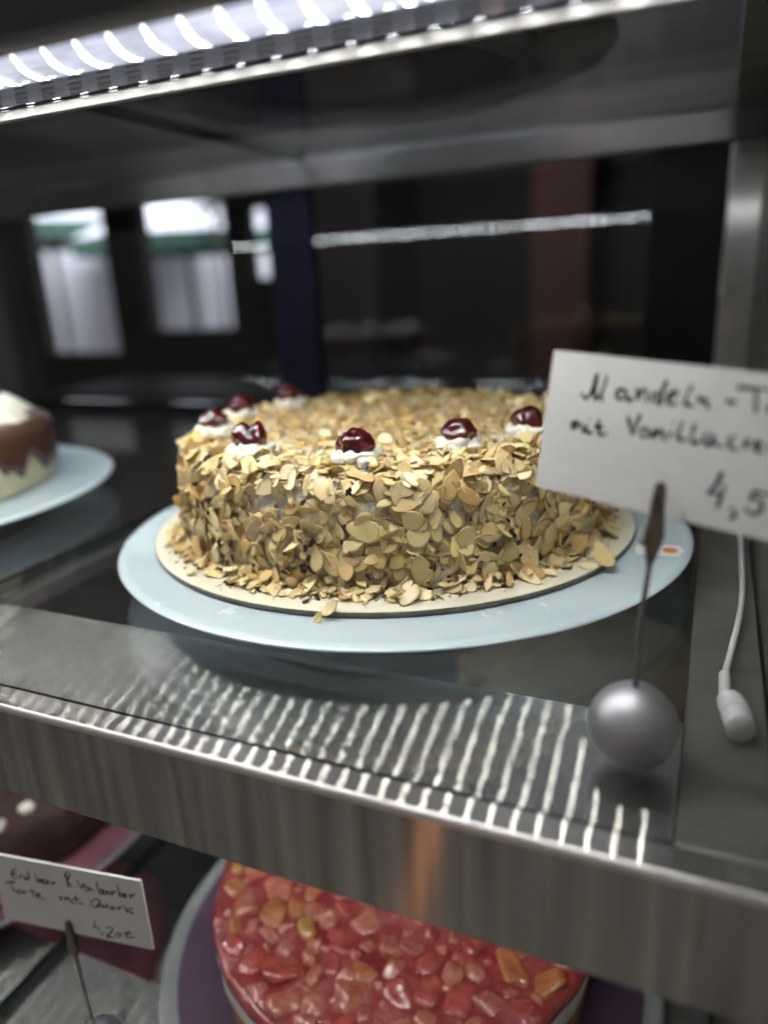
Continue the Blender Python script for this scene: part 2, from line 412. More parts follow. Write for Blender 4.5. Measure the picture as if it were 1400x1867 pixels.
# small price sticker on the plate rim
V = []; 
for p in ((.1329, -.0130), (.1335, -.0055), (.1539, -.0037), (.1562, -.0112), (.1535, -.0195), (.1340, -.0206)): V.append((p[0], p[1], .01765))
k = len(V); V += [(x, y, .01748) for (x, y, z) in V]
F = [tuple(range(k))[::-1], tuple(range(k, 2*k))] + [(i, (i+1) % k, k+(i+1) % k, k+i) for i in range(k)]
st = mesh('label_sticker', V, F, simple('white_sticker', (.78, .78, .80), .4, 0, .04), main_plate)
V = [(.1493+.0036*math.cos(a), -.0115+.0038*math.sin(a), .01775) for a in [2*math.pi*i/28 for i in range(28)]]
mesh('orange_dot', V, [tuple(range(28))], simple('orange_ink', (.60, .20, .03), .5, 0, .1), st)

BOARD_TOP = simple('cream_board_paper', (.74, .70, .55), .42, 0, .05, 25, .1, 300)
BOARD_SIDE = simple('grey_board_edge', (.115, .105, .088), .75, 0, .35, 160, .5, 500)
board('cake_board', 'round cream cake board with grey edge under the almond cake', (-.006, .002), .1370, .01760, .0030, BOARD_TOP, BOARD_SIDE)
BZ = .0208

# ------------------------------------------------------------------ almond cake
CX, CY = -.006, .001
cake = thing('almond_cake', 'round cream cake covered in sliced almonds with dark red cherries on top', 'cake', (CX, CY, BZ))
CREAM = simple('whipped_cream', (.90, .86, .72), .5, 0, .04, 60, .8, 420, sss=.3, sssr=(.8, .7, .5), bdist=.0008)
CREAM.node_tree.nodes['Principled BSDF'].inputs['Subsurface Scale'].default_value = .004
def cream_disp(p, r, z, a):
    n = noise.noise(p*70)*.0018+noise.noise(p*210)*.0010+noise.noise(p*520)*.0006
    d = Vector((math.cos(a), math.sin(a), 0)) if z < .045 else Vector((math.cos(a)*.5, math.sin(a)*.5, .9))
    return p + d*n*(1 if z > .001 else 0)
ZT = .0525      # height of the cream body
RC = .1145
prof = [(0, 0), (RC+.001, 0)]+[(RC+.001, ZT*q/40) for q in range(1, 33)]
for i in range(7):
    a = R(90*i/6); prof.append((RC-.009+.009*math.cos(a), ZT-.009+.009*math.sin(a)))
prof += [(RC-.009-(RC-.009)*q/22, ZT+.0004) for q in range(1, 22)]+[(0, ZT+.0004)]
lathe('cream_coating', prof, CREAM, (CX, CY, BZ), 420, cake, True, cream_disp)

def almond_mat():
    m, nt, b, out = newmat('sliced_almond')
    at = N(nt, 'ShaderNodeVertexColor', layer_name='tint')
    geo = N(nt, 'ShaderNodeNewGeometry')
    t = tex(nt, 260, 4, .6, geo.outputs['Position'])
    mx = N(nt, 'ShaderNodeMixRGB', blend_type='MULTIPLY'); mx.inputs[0].default_value = .55
    L(nt, at.outputs[0], mx.inputs[1]); L(nt, ramp(nt, t.outputs[0], [(.3, (.86, .82, .72)), (.7, (1, 1, 1))]), mx.inputs[2])
    L(nt, mx.outputs[0], b.inputs['Base Color'])
    b.inputs['Roughness'].default_value = .31; b.inputs['Specular IOR Level'].default_value = .6
    b.inputs['Subsurface Weight'].default_value = .25; b.inputs['Subsurface Radius'].default_value = (1.0, .7, .35); b.inputs['Subsurface Scale'].default_value = .0014
    bp = N(nt, 'ShaderNodeBump'); bp.inputs['Strength'].default_value = .35; bp.inputs['Distance'].default_value = .0004
    t2 = tex(nt, 700, 3, .6, geo.outputs['Position']); L(nt, t2.outputs[0], bp.inputs['Height']); L(nt, bp.outputs[0], b.inputs['Normal'])
    return m
ALM = almond_mat()
PALE = np.array((.98, .79, .42)); TOAST = np.array((.56, .34, .11)); SKIN = np.array((.19, .085, .04)); DARK = np.array((.028, .014, .012))
def flake(length, wid, rng, broken=0.0, tone=None, curl=None):
    """one almond slice in its own frame: x long axis, z thickness; returns V, F, C arrays"""
    n = 16; th = rng.uniform(.0002, .00042); curl = rng.uniform(-1, 1) if curl is None else curl
    tone = rng.random() if tone is None else tone
    base = PALE*(.72+.36*rng.random()); 
    base = base*np.array((1, .965+.04*rng.random(), .88+.30*rng.random()))
    if tone > .76: k_ = min(.85, (tone-.70)*2.2); base = base*(1-k_)+TOAST*k_
    rimc = base*.75+TOAST*.25 if rng.random() < .72 else (SKIN if rng.random() < .6 else TOAST)
    cut = []
    if rng.random() < broken:
        for _ in range(rng.choice((1, 1, 2))):
            a = rng.uniform(0, 2*math.pi); cut.append((math.cos(a), math.sin(a), rng.uniform(.05, .6)))
    ring = []
    wob = [rng.uniform(-.05, .05) for _ in range(n)]
    pt = rng.uniform(.15, .95)
    for i in range(n):
        a = 2*math.pi*i/n; ca, sa = math.cos(a), math.sin(a)
        x = ca; y = sa*(1-pt*.42*ca) * (1.0 if ca < .75 else 1-.35*(ca-.75)*4*pt)
        x *= 1+wob[i]; y *= 1+wob[i]
        for (cx, cy_, d) in cut:
            q = x*cx+y*cy_-d
            if q > 0: x -= cx*q; y -= cy_*q
        ring.append((x*length/2, y*wid/2))
    V = []; C = []
    cu = curl*.10/length; tw = rng.uniform(-.25, .25)
    def zz(x, y): return cu*x*x*3+cu*2*y*y + tw*x*y/length*1.2
    def rot(c): return (*c, 1.0)
    for side in (1, -1):
        for s, hz in ((1.0, .35), (.86, .9), (.5, 1.0)):
            for (x, y) in ring:
                V.append((x*s, y*s, zz(x*s, y*s)+side*th/2*hz))
                c = rimc if s == 1.0 else (base if s > .6 else base*np.array((1.04, 1.02, .98)))
                if s > .8 and s < 1 : c = base*.85+rimc*.15
                C.append(rot(np.clip(c, 0, 1)))
        V.append((0, 0, zz(0, 0)+side*th/2)); C.append(rot(np.clip(base, 0, 1)))
    F = []; q = 3*n+1
    for side in (0, 1):
        o = side*q
        for r_ in range(2):
            for i in range(n):
                j = (i+1) % n; f = (o+r_*n+i, o+r_*n+j, o+(r_+1)*n+j, o+(r_+1)*n+i)
                F.append(f if side == 0 else f[::-1])
        for i in range(n):
            j = (i+1) % n; f = (o+2*n+i, o+2*n+j, o+3*n); F.append(f if side == 0 else f[::-1])
    for i in range(n):
        j = (i+1) % n; F.append((i, q+i, q+j, j))
    return np.array(V), F, np.array(C)
def chip(size, rng, col):
    V = []; n = 5
    for z in (-1, 1):
        for i in range(n):
            a = 2*math.pi*i/n+rng.uniform(-.3, .3); r = size*rng.uniform(.5, 1)
            V.append((r*math.cos(a)*1.3, r*math.sin(a)*.7, z*size*.18+rng.uniform(-.1, .1)*size))
    F = [tuple(reversed(range(n))), tuple(range(n, 2*n))]+[(i, (i+1) % n, n+(i+1) % n, n+i) for i in range(n)]
    c = col*rng.uniform(.7, 1.3)
    return np.array(V), F, np.array([(*np.clip(c, 0, 1), 1)]*(2*n))
def place(fl, pos, nrm, spin, tilt, tdir):
    """put a flake with its z axis along nrm, spun, then tilted about an in-plane axis"""
    nrm = Vector(nrm).normalized(); q = nrm.to_track_quat('Z', 'Y').to_matrix()
    M = q @ Matrix.Rotation(tdir, 3, 'Z') @ Matrix.Rotation(tilt, 3, 'X') @ Matrix.Rotation(spin, 3, 'Z')
    V, F, C = fl; A = np.array(M)
    return V @ A.T + np.array(pos), F, C, (M @ Vector((0, 0, 1)))
class Acc:
    def __init__(s): s.V = []; s.F = []; s.C = []; s.n = 0
    def add(s, V, F, C):
        s.V.append(V); s.C.append(C); s.F += [tuple(i+s.n for i in f) for f in F]; s.n += len(V)
    def build(s, name, m, parent): return mesh(name, np.vstack(s.V), s.F, m, parent, True, np.vstack(s.C))
rng = random.Random(11)
cand = []; rest = Acc()
ctr = Vector((CX, CY, 0))
camh = Vector((CAMLOC.x-CX, CAMLOC.y-CY, 0)).normalized()
def side_point(a, z, off):
    """surface point and normal of the cake's outside at angle a and arclength z (z above the shoulder wraps over)"""
    sh = ZT-.009
    if z <= sh: return Vector((CX+(RC+.001+off)*math.cos(a), CY+(RC+.001+off)*math.sin(a), BZ+z)), Vector((math.cos(a), math.sin(a), 0))
    b = min(1.0, (z-sh)/.0141)*R(90); rr = RC-.009+(.010+off)*math.cos(b)
    return (Vector((CX+rr*math.cos(a), CY+rr*math.sin(a), BZ+sh+(.009+off)*math.sin(b))),
            Vector((math.cos(a)*math.cos(b), math.sin(a)*math.cos(b), math.sin(b))))
NS = 3300
for i in range(NS):
    a = rng.uniform(0, 2*math.pi)
    facing = math.cos(a)*camh.x+math.sin(a)*camh.y
    if facing < -.35 and rng.random() < .5: continue
    z = rng.uniform(.0015, ZT+.006)
    layer = rng.random()
    # leave some bare cream high on the side
    bare = noise.noise(Vector((math.cos(a)*6, math.sin(a)*6, z*90)))
    if z > ZT-.020 and bare > .12 and rng.random() < .7: continue
    off = .0002+.0042*layer*layer
    big = rng.random() < .56
    ln = rng.uniform(.0100, .0165) if big else rng.uniform(.004, .0100)
    wd = ln*rng.uniform(.46, .72) if big else ln*rng.uniform(.25, .75)
    fl = flake(ln, wd, rng, .50 if big else .9, tone=rng.random()*1.03)
    p, nr = side_point(a, z, off)
    tilt = rng.gauss(0, .36) if rng.random() < .66 else rng.uniform(-1.3, 1.3)
    if off < .001: tilt *= .5
    V, F, C, fn = place(fl, p, nr, rng.uniform(0, 6.28), tilt, rng.uniform(0, 6.28))
    lo = V[:, 2].min()
    if lo < BZ+.0004: V[:, 2] += BZ+.0004-lo
    score = ln*wd*max(0, abs(fn.dot((CAMLOC-p).normalized())))*(1 if facing > .35 else 0)*(1+off/.002)
    cand.append((score, V, F, C))
# top: thinner, browner, shredded slices lying every way
for i in range(2600):
    r_ = (RC-.004)*math.sqrt(rng.random()); a = rng.uniform(0, 6.28)
    mound = .0012+.0022*max(0, noise.noise(Vector((r_*math.cos(a)*18, r_*math.sin(a)*18, 8))))+.0042*(0.5+0.5*noise.noise(Vector((r_*math.cos(a)*40, r_*math.sin(a)*40, 3))))
    p = Vector((CX+r_*math.cos(a), CY+r_*math.sin(a), BZ+ZT+rng.uniform(0, mound)+.0004))
    ln = rng.uniform(.0045, .0110); wd = ln*rng.uniform(.3, .7)
    if r_ > RC-.022: ln *= 1.25; wd *= 1.3
    fl = flake(ln, wd, rng, .7, tone=rng.uniform(.30, 1.12))
    tilt = rng.gauss(0, .35) if rng.random() < .55 else rng.uniform(-1.3, 1.3)
    V, F, C, fn = place(fl, p, (0, 0, 1), rng.uniform(0, 6.28), tilt, rng.uniform(0, 6.28))
    lo = V[:, 2].min()
    if lo < BZ+ZT-.003: V[:, 2] += (BZ+ZT-.003)-lo
    rest.add(V, F, C)
# slices and shreds slumped round the foot of the cake
for i in range(900):
    a = rng.uniform(0, 6.28)
    facing = math.cos(a)*camh.x+math.sin(a)*camh.y
    if facing < -.2: continue
    spread = .0035+.0035*(.5+noise.noise(Vector((math.cos(a)*5, math.sin(a)*5, 9))))
    q = abs(rng.gauss(0, 1)); r_ = RC+.0025+q*spread
    ln = rng.uniform(.003, .010) if rng.random() < .75 else rng.uniform(.009, .013)
    fl = flake(ln, ln*rng.uniform(.35, .7), rng, .75, tone=rng.uniform(.2, 1.1))
    V, F, C, fn = place(fl, (CX+r_*math.cos(a), CY+r_*math.sin(a), BZ+.0012+.0060*rng.random()*max(0, 1-q*.7)),
                        (math.cos(a)*.35, math.sin(a)*.35, 1), rng.uniform(0, 6.28), rng.gauss(0, .35), rng.uniform(0, 6.28))
    rr = np.hypot(V[:, 0]-CX, V[:, 1]-CY).max()
    if rr > .134: continue
    lo = V[:, 2].min()
    if lo < BZ+.0001: V[:, 2] += BZ+.0001-lo
    rest.add(V, F, C)
cand.sort(key=lambda t: -t[0])
for (s, V, F, C) in cand[:100]:
    mesh('almond_flake', V, F, ALM, cake, True, C)
for (s, V, F, C) in cand[100:]: rest.add(V, F, C)
o = rest.build('almond_flakes', ALM, cake); o['kind'] = 'stuff'
# dark almond-skin and chocolate crumbs caught among the slices
dk = Acc()
for i in range(1500):
    a = rng.uniform(0, 6.28)
    if rng.random() < .55:
        z = abs(rng.gauss(0, .012)) if rng.random() < .5 else rng.uniform(0, ZT+.008)
        p, nr = side_point(a, min(z, ZT+.004), rng.uniform(.001, .0042))
    else:
        r_ = RC+.004+abs(rng.gauss(0, .0045)); 
        if r_ > .132: continue
        p = Vector((CX+r_*math.cos(a), CY+r_*math.sin(a), BZ+.0006)); nr = Vector((0, 0, 1))
    s = rng.uniform(.0005, .0015) if rng.random() < .82 else rng.uniform(.0016, .0030)
    V, F, C, fn = place(chip(s, rng, DARK if rng.random() < .7 else SKIN), p, nr, rng.uniform(0, 6.28), rng.gauss(0, .4), rng.uniform(0, 6.28))
    dk.add(V, F, C)
o = dk.build('dark_crumbs', ALM, cake); o['kind'] = 'stuff'
tag(o); o.data.polygons.foreach_set('use_smooth', [False]*len(o.data.polygons))
pc = Acc()
for i in range(260):
    a = rng.uniform(math.pi, 2*math.pi+.5); r_ = RC+.006+abs(rng.gauss(0, .0055))
    if r_ > .133: continue
    V, F, C, fn = place(chip(rng.uniform(.0004, .0011), rng, PALE*.8), (CX+r_*math.cos(a), CY+r_*math.sin(a), BZ+.0006), (0, 0, 1), rng.uniform(0, 6.28), 0, 0)
    pc.add(V, F, C)
o = pc.build('almond_crumbs', ALM, None); tag(o, 'tiny pale almond crumbs scattered on the cream board', 'crumbs', kind='stuff')

# cherries on cream rosettes
def cherry_mat():
    m, nt, b, out = newmat('glazed_cherry')
    t = tex(nt, 120, 4, .6)
    L(nt, ramp(nt, t.outputs[0], [(.35, (.040, .002, .004)), (.7, (.11, .004, .008))]), b.inputs['Base Color'])
    b.inputs['Roughness'].default_value = .16; b.inputs['Coat Weight'].default_value = 1; b.inputs['Coat Roughness'].default_value = .05
    b.inputs['Subsurface Weight'].default_value = .35; b.inputs['Subsurface Radius'].default_value = (1, .12, .1); b.inputs['Subsurface Scale'].default_value = .004
    bp = N(nt, 'ShaderNodeBump'); bp.inputs['Strength'].default_value = .5; bp.inputs['Distance'].default_value = .0012
    t2 = tex(nt, 170, 2, .5); L(nt, t2.outputs[0], bp.inputs['Height']); L(nt, bp.outputs[0], b.inputs['Normal']); L(nt, bp.outputs[0], b.inputs['Coat Normal'])
    return m
CHERRY = cherry_mat()
def blob(name, c, r, sc, m, parent, seed, amp=.15, freq=1.6, sub=4, heart=0.0, dimple=0.0, yaw=0.0):
    bm = bmesh.new(); bmesh.ops.create_icosphere(bm, subdivisions=sub, radius=1)
    cy_, sy_ = math.cos(yaw), math.sin(yaw)
    for v in bm.verts:
        p = v.co.copy(); d = 1+amp*noise.noise(p*freq+Vector((seed*7.3, 0, 0)))+amp*.35*noise.noise(p*freq*3+Vector((seed, 5, 0)))
        if heart:
            d *= 1-heart*math.exp(-((p.x-.05)**2*12))*max(0, p.z)**1.5
            if p.z < 0: d *= 1-.0*p.z
        if dimple: d *= 1-dimple*math.exp(-((p.x**2+p.y**2)*7))*(1 if p.z > 0 else 0)
        p = Vector((p.x*sc[0], p.y*sc[1], p.z*sc[2]))*d*r
        v.co = Vector((p.x*cy_-p.y*sy_, p.x*sy_+p.y*cy_, p.z))+Vector(c)
    return bmobj(name, bm, m, parent, True)
spots = [(-.0405, -.0880), (.0165, -.0890), (.0540, -.0560), (.0800, -.0220), (-.0885, -.0500), (-.1050, -.0010), (-.0930, .0400)]
TOPZ = BZ+ZT+.0040
for i, (x, y) in enumerate(spots):
    # rosette: a ring of soft lobes round a core, merged in one mesh
    bm = bmesh.new(); rr = random.Random(i+3)
    lobes = [((0, 0, .0008), .0108)]+[((q_*math.cos(t_), q_*math.sin(t_), rr.uniform(-.0022, .0020)), rr.uniform(.0022, .0048)) for q_, t_ in [(rr.uniform(.0055, .0088), 2*math.pi*k/13+rr.uniform(-.3, .3)) for k in range(13)]]
    for (c_, r_) in lobes:
        b2 = bmesh.ops.create_icosphere(bm, subdivisions=4 if r_ > .008 else 3, radius=1)
        for v in b2['verts']:
            p = v.co.copy(); d = 1+.35*noise.noise(p*1.8+Vector((i+c_[0]*900, c_[1]*900, 0)))+.16*noise.noise(p*5+Vector((i, 0, 0)))
            v.co = Vector((x+c_[0]+p.x*r_*d, y+c_[1]+p.y*r_*d, TOPZ+c_[2]+p.z*r_*d*(.42 if r_ > .008 else .75)))
    ro = bmobj('cream_rosette', bm, CREAM, cake, True)
    hz = .0072 if i != 0 else .0088
    ch = blob('cherry', (x+rr.uniform(-.0008, .0008), y, TOPZ+.0014+hz*.62), .0082 if i else .0078,
              (1, 1, .86) if i else (1.12, .9, 1.08), CHERRY, ro, i, .20, 1.5, 4,
              heart=.42 if i == 0 else 0, dimple=(0, .0, .16, .08, .12, .2, .05)[i], yaw=R(30))
    if i == 0: ch['label'] = 'heart-shaped collapsed cherry'
# stray slices lying on the board and plate
def loose(label, pos, ln, wd, nrm, spin, tilt=0.0, tdir=0.0, seed=1, curl=.4):
    r2 = random.Random(seed); fl = flake(ln, wd, r2, 0, .3, curl)
    V, F, C, fn = place(fl, (0, 0, 0), nrm, spin, tilt, tdir)
    V[:, 2] -= V[:, 2].min(); 
    o = mesh('almond_slice', V+np.array(pos), F, ALM, None, True, C)
    tag(o, label, 'almond slice', 'loose almond slices fallen on the board')
loose('whole pale almond slice overhanging the right edge of the cream board', (.1215, -.0470, BZ+.0006), .0145, .0085, (.1, -.5, 1), 1.0, .35, 1.0, 4)
loose('rounded almond slice lying flat at right, tucked under the overhanging one', (.1150, -.0520, BZ+.0002), .0110, .0085, (0, 0, 1), .2, 0, 0, 8)
loose('long narrow almond slice lying on the board right of the cake front', (.0930, -.0760, BZ+.0002), .0150, .0065, (.1, -.45, 1), -.75, 0, 0, 3)
loose('pair-shaped toasted almond slice hanging over the front board edge', (.0215, -.1330, BZ-.0010), .0090, .0050, (0, -.8, 1), .9, .2, 0, 5, 1.0)
loose('small curled almond tip dangling below the front edge of the board', (.0180, -.1372, BZ-.0046), .0075, .0035, (0, -1, .4), 1.1, .2, 0, 6, 1.4)

O1 = (0.116224, -0.148436, 0.130551); U1 = (0.954143, -0.290413, -0.072603); V1 = (-0.103949, -0.093989, -0.990132)
O2 = (-0.156204, -0.187775, -0.114474); U2 = (0.989394, 0.145258, 0.0); V2 = (0.0, 0.0, -1.0)
# pen strokes of the two cards, in millimetres on the card from its top left corner
S1 = [[(11.0,11.5),(11.8,12.8),(12.7,13.3),(13.8,12.0),(14.6,9.6),(15.1,5.6),(15.1,9.7),(15.4,12.3),(16.1,13.1),(17.0,11.8),(18.0,8.7),(18.3,5.6),(17.8,9.4),(17.5,11.8),(18.3,13.5)],[(24.6,9.4),(22.9,9.2),(22.1,10.5),(22.7,12.0),(24.1,11.8),(25.0,10.1),(24.8,9.4),(25.2,11.2),(26.1,12.0),(27.3,11.3)],[(27.5,8.4),(28.3,9.2),(28.6,11.2),(28.9,9.6),(29.9,8.3),(30.8,8.6),(31.0,10.0),(31.4,11.7)],[(34.3,8.9),(33.0,9.2),(32.7,10.4),(33.6,11.4),(34.8,10.3),(35.6,7.4),(36.0,4.9),(35.2,8.7),(35.3,12.3)],[(9.5,20.8),(10.2,23.2),(10.0,21.5),(10.8,20.6),(11.5,22.7),(11.5,21.5),(12.4,20.9),(13.1,22.7),(13.8,23.3),(14.4,21.0),(14.3,22.7),(15.4,23.3),(16.6,23.1)],[(14.9,19.1),(15.2,19.5)],[(17.9,18.6),(18.2,21.6),(18.9,23.2),(20.2,23.2),(21.1,22.4)],[(16.8,21.1),(19.6,21.0)],[(26.7,16.7),(27.9,19.6),(29.0,21.7),(29.4,18.6),(30.2,15.5)],[(33.2,19.4),(31.4,19.5),(31.2,21.1),(32.3,22.1),(33.4,20.3),(33.2,19.4),(33.8,21.1),(35.0,21.4),(34.9,19.3),(35.7,21.3),(35.6,20.6),(36.4,19.3),(37.4,19.6),(37.9,20.9),(38.5,21.9)],[(37.4,10.0),(38.8,8.9),(39.5,8.0),(38.5,7.6),(37.4,8.9),(37.2,10.5),(38.2,11.5),(40.0,10.9)],[(43.1,5.5),(42.3,7.8),(42.0,10.0),(42.7,11.0),(44.3,10.8)],[(44.9,8.3),(45.9,9.0),(45.9,10.3),(46.5,8.7),(47.4,9.1),(47.8,10.1),(48.8,11.2)],[(52.7,8.6),(55.1,8.6)],[(54.6,4.5),(58.5,4.4),(62.3,4.1),(63.8,4.1)],[(59.5,4.4),(60.5,10.5)],[(63.7,8.2),(63.1,8.9),(63.5,9.9),(64.5,9.9),(64.8,8.9),(63.7,8.2)],[(65.5,8.0),(66.1,9.7)],[(65.9,8.7),(66.8,7.8)],[(67.4,5.5),(68.0,8.8),(68.8,9.5)],[(66.9,7.4),(68.7,7.3)],[(69.7,8.6),(70.9,8.0),(70.0,7.3),(69.5,8.4),(70.1,9.5),(71.5,9.1)],[(39.7,18.8),(39.6,20.8)],[(39.6,16.2),(39.9,16.6)],[(42.4,15.4),(41.9,18.4),(42.0,20.4),(43.2,20.9),(44.6,20.0)],[(45.8,15.8),(45.6,18.7),(45.8,20.6),(46.7,21.1),(48.0,20.0)],[(51.0,18.0),(49.2,18.3),(49.0,19.9),(50.3,21.0),(51.5,19.4),(51.0,18.2),(52.0,20.2),(54.2,20.9)],[(57.2,17.6),(55.9,17.8),(55.5,19.4),(56.4,20.7),(58.3,21.0)],[(59.5,18.0),(60.0,20.3),(59.8,18.8),(60.6,17.6)],[(62.1,19.3),(63.5,18.4),(62.8,17.7),(62.0,18.9),(62.7,20.2),(64.5,20.3)],[(65.5,17.8),(66.0,19.8),(65.8,18.4),(66.6,17.6),(67.2,19.6),(67.0,18.4),(67.9,17.6),(68.5,19.6)],[(69.5,18.8),(70.6,18.2),(69.8,17.5),(69.2,18.6),(69.8,19.7),(71.4,19.5)],[(55.3,27.5),(54.6,31.2),(52.9,34.2),(55.1,33.7),(56.3,33.7)],[(56.8,30.9),(56.3,34.4),(56.0,37.8)],[(59.3,36.8),(60.6,37.6),(60.7,38.9),(59.4,39.9)],[(64.3,31.0),(63.7,33.8),(65.4,32.7),(66.9,34.1),(66.4,36.4),(64.9,37.2),(62.7,36.0)],[(64.3,31.0),(67.6,31.2),(68.8,31.1)],[(70.9,31.1),(69.9,33.0),(70.6,35.4),(72.1,35.9),(73.0,34.0),(72.3,31.6),(70.9,31.1)],[(77.1,30.5),(75.4,31.1),(75.1,33.5),(76.3,35.7),(78.1,35.3)],[(74.2,32.9),(76.6,32.5)],[(74.5,34.3),(76.9,33.9)]]
S2 = [[(15.6,7.3),(12.7,8.6),(11.3,11.6),(12.1,13.5),(15.4,12.5)],[(11.3,11.3),(14.2,10.3)],[(16.6,10.2),(16.4,12.7),(16.7,11.2),(18.6,10.1)],[(21.0,11.4),(19.0,11.4),(18.6,12.9),(21.1,12.4)],[(21.9,7.4),(22.0,12.6)],[(26.1,7.6),(26.5,13.0),(27.1,11.9),(29.0,10.8),(28.6,12.6),(26.5,13.4)],[(29.4,12.1),(31.2,11.2),(30.4,10.5),(29.2,12.8),(31.1,13.1),(31.9,12.2),(33.8,11.4),(32.9,10.7),(31.8,13.0),(33.7,13.0)],[(35.4,11.2),(35.3,13.3),(35.7,12.2),(37.7,11.0)],[(45.0,3.8),(45.1,12.6)],[(43.9,6.0),(45.9,2.9),(47.6,3.9),(45.5,7.7),(44.7,8.2),(47.3,11.5)],[(50.8,6.6),(52.6,11.7),(53.2,10.2),(54.8,8.5),(54.9,11.2)],[(57.0,10.1),(55.4,10.4),(55.3,12.5),(57.4,11.4),(57.4,10.0),(59.8,11.9)],[(62.3,5.6),(62.5,12.3),(63.1,10.8),(65.2,9.7),(64.4,12.3),(62.5,12.7)],[(67.3,10.3),(65.3,11.1),(65.6,12.7),(67.7,11.2),(67.6,10.2),(69.1,12.3)],[(69.9,9.4),(70.4,12.0),(70.8,10.6),(72.7,9.1)],[(74.1,4.8),(74.4,11.8),(75.0,10.3),(76.3,9.7),(76.0,11.6),(74.3,12.2)],[(76.7,11.0),(78.4,10.1),(77.6,9.5),(76.6,11.7),(78.4,11.6)],[(80.0,9.3),(80.2,11.9),(80.6,10.5),(83.5,8.5)],[(5.7,17.7),(12.2,16.0)],[(9.2,17.3),(9.9,21.4),(12.1,22.3)],[(13.5,20.6),(12.1,22.0),(13.2,23.2),(15.0,21.4),(13.5,20.6)],[(15.8,20.8),(15.9,22.9),(16.4,21.8),(18.1,20.7)],[(21.8,17.8),(21.9,23.1)],[(19.6,20.0),(23.9,20.2)],[(23.4,22.4),(26.6,21.5),(25.1,20.6),(23.6,23.1),(26.5,23.5),(29.9,23.1)],[(38.2,19.6),(38.6,22.3),(39.1,20.4),(41.1,19.7),(41.3,21.7),(41.7,20.2),(43.3,19.5),(43.8,21.8)],[(45.3,19.4),(45.4,22.2),(47.0,22.2)],[(45.2,16.7),(45.5,17.0)],[(48.0,17.1),(48.1,21.6),(51.6,21.5)],[(46.4,18.9),(50.2,19.1)],[(58.8,17.2),(56.4,19.8),(57.8,22.2),(61.4,20.1),(61.4,16.6),(58.8,17.2)],[(59.5,19.8),(61.8,21.4)],[(63.2,19.0),(63.1,21.1),(65.2,19.9),(65.8,18.4),(65.9,20.8)],[(69.1,19.1),(67.3,20.1),(68.0,21.4),(69.8,19.9),(70.6,21.1)],[(71.6,18.9),(72.2,20.8),(72.5,19.7),(74.2,18.3)],[(75.6,17.0),(76.9,21.8)],[(80.4,17.9),(76.3,19.9),(80.4,21.0)],[(56.7,31.2),(55.3,35.4),(57.5,35.2)],[(57.7,34.1),(58.5,38.5)],[(59.8,38.2),(59.2,39.8)],[(62.7,34.7),(65.2,33.1),(66.1,35.0),(61.7,40.3),(66.0,39.3)],[(68.8,35.8),(67.2,37.9),(68.6,38.8),(70.5,36.8),(68.8,35.8)],[(76.5,33.3),(73.3,35.4),(74.5,37.6),(78.4,36.7)],[(72.4,35.3),(76.8,34.9)]]
# ------------------------------------------------------------------ price cards and their holders
def paper(name, col):
    m, nt, b, out = newmat(name)
    t = tex(nt, 60, 6, .65); L(nt, ramp(nt, t.outputs[0], [(.3, tuple(c*.90 for c in col)), (.7, col)]), b.inputs['Base Color'])
    b.inputs['Roughness'].default_value = .6
    bp = N(nt, 'ShaderNodeBump'); bp.inputs['Strength'].default_value = .25; bp.inputs['Distance'].default_value = .0006
    L(nt, t.outputs[0], bp.inputs['Height']); L(nt, bp.outputs[0], b.inputs['Normal']); return m
PAPER = paper('price_card_paper', (.72, .73, .73))
INK = simple('black_marker_ink', (.012, .012, .016), .9, 0, .2, spec=.1)
def card(name, label, O, u, v, w_, h_, th, strokes, pen, bend=0.0):
    O, u, v = Vector(O), Vector(u).normalized(), Vector(v).normalized(); n = v.cross(u).normalized()
    def P(a, b, c=0.0):
        k = (a/w_-.5); return O+u*a+v*b+n*(c - bend*(1-4*k*k))
    V = []; F = []; nx, ny = 24, 8
    for s in (0, 1):
        for j in range(ny+1):
            for i in range(nx+1): V.append(P(w_*i/nx, h_*j/ny, -th*s))
    q = (nx+1)*(ny+1)
    for j in range(ny):
        for i in range(nx):
            a = j*(nx+1)+i; F.append((a, a+nx+1, a+nx+2, a+1)); F.append((q+a, q+a+1, q+a+nx+2, q+a+nx+1))
    for i in range(nx):
        F.append((i, i+1, q+i+1, q+i)); a = ny*(nx+1)+i; F.append((a+1, a, q+a, q+a+1))
    for j in range(ny):
        a = j*(nx+1); F.append((a+nx+1, a, q+a, q+a+nx+1)); a += nx; F.append((a, a+nx+1, q+a+nx+1, q+a))
    t = mesh(name, V, F, PAPER); tag(t, label, 'price card')
    V, F = [], []
    for si, s in enumerate(strokes):
        pts = [P(a/1000, b/1000, 0) for a, b in s]
        if len(pts) == 2 and (pts[0]-pts[1]).length < .0025: pts = [pts[0], pts[1]]
        pp = catmull(pts, 5)
        rr = random.Random(si); ph = rr.uniform(0, 6)
        base = len(V)
        tube_vf(pp, lambda t_: pen*(.82+.25*math.sin(t_*7+ph)), 7, V, F)
        for k in range(base, len(V)):   # flatten the ink onto the card
            d = (V[k]-O).dot(n); kk = ((V[k]-O).dot(u)/w_-.5); sf = -bend*(1-4*kk*kk)
            V[k] = V[k]-n*((d-sf)*.78)
    mesh('handwriting', V, F, INK, t, True)
    return t
def dense(*a): pass
card('price_card', 'white handwritten card reading Mandeln-Torte mit Vanillacreme, in a clip beside the almond cake',
     O1, U1, V1, .0875, .0435, .0003, S1, .00060)
card('price_card', 'small handwritten card reading Erdbeer Rhabarber Torte, on the lower shelf',
     O2, U2, V2, .0879, .0425, .0011, S2, .00050)
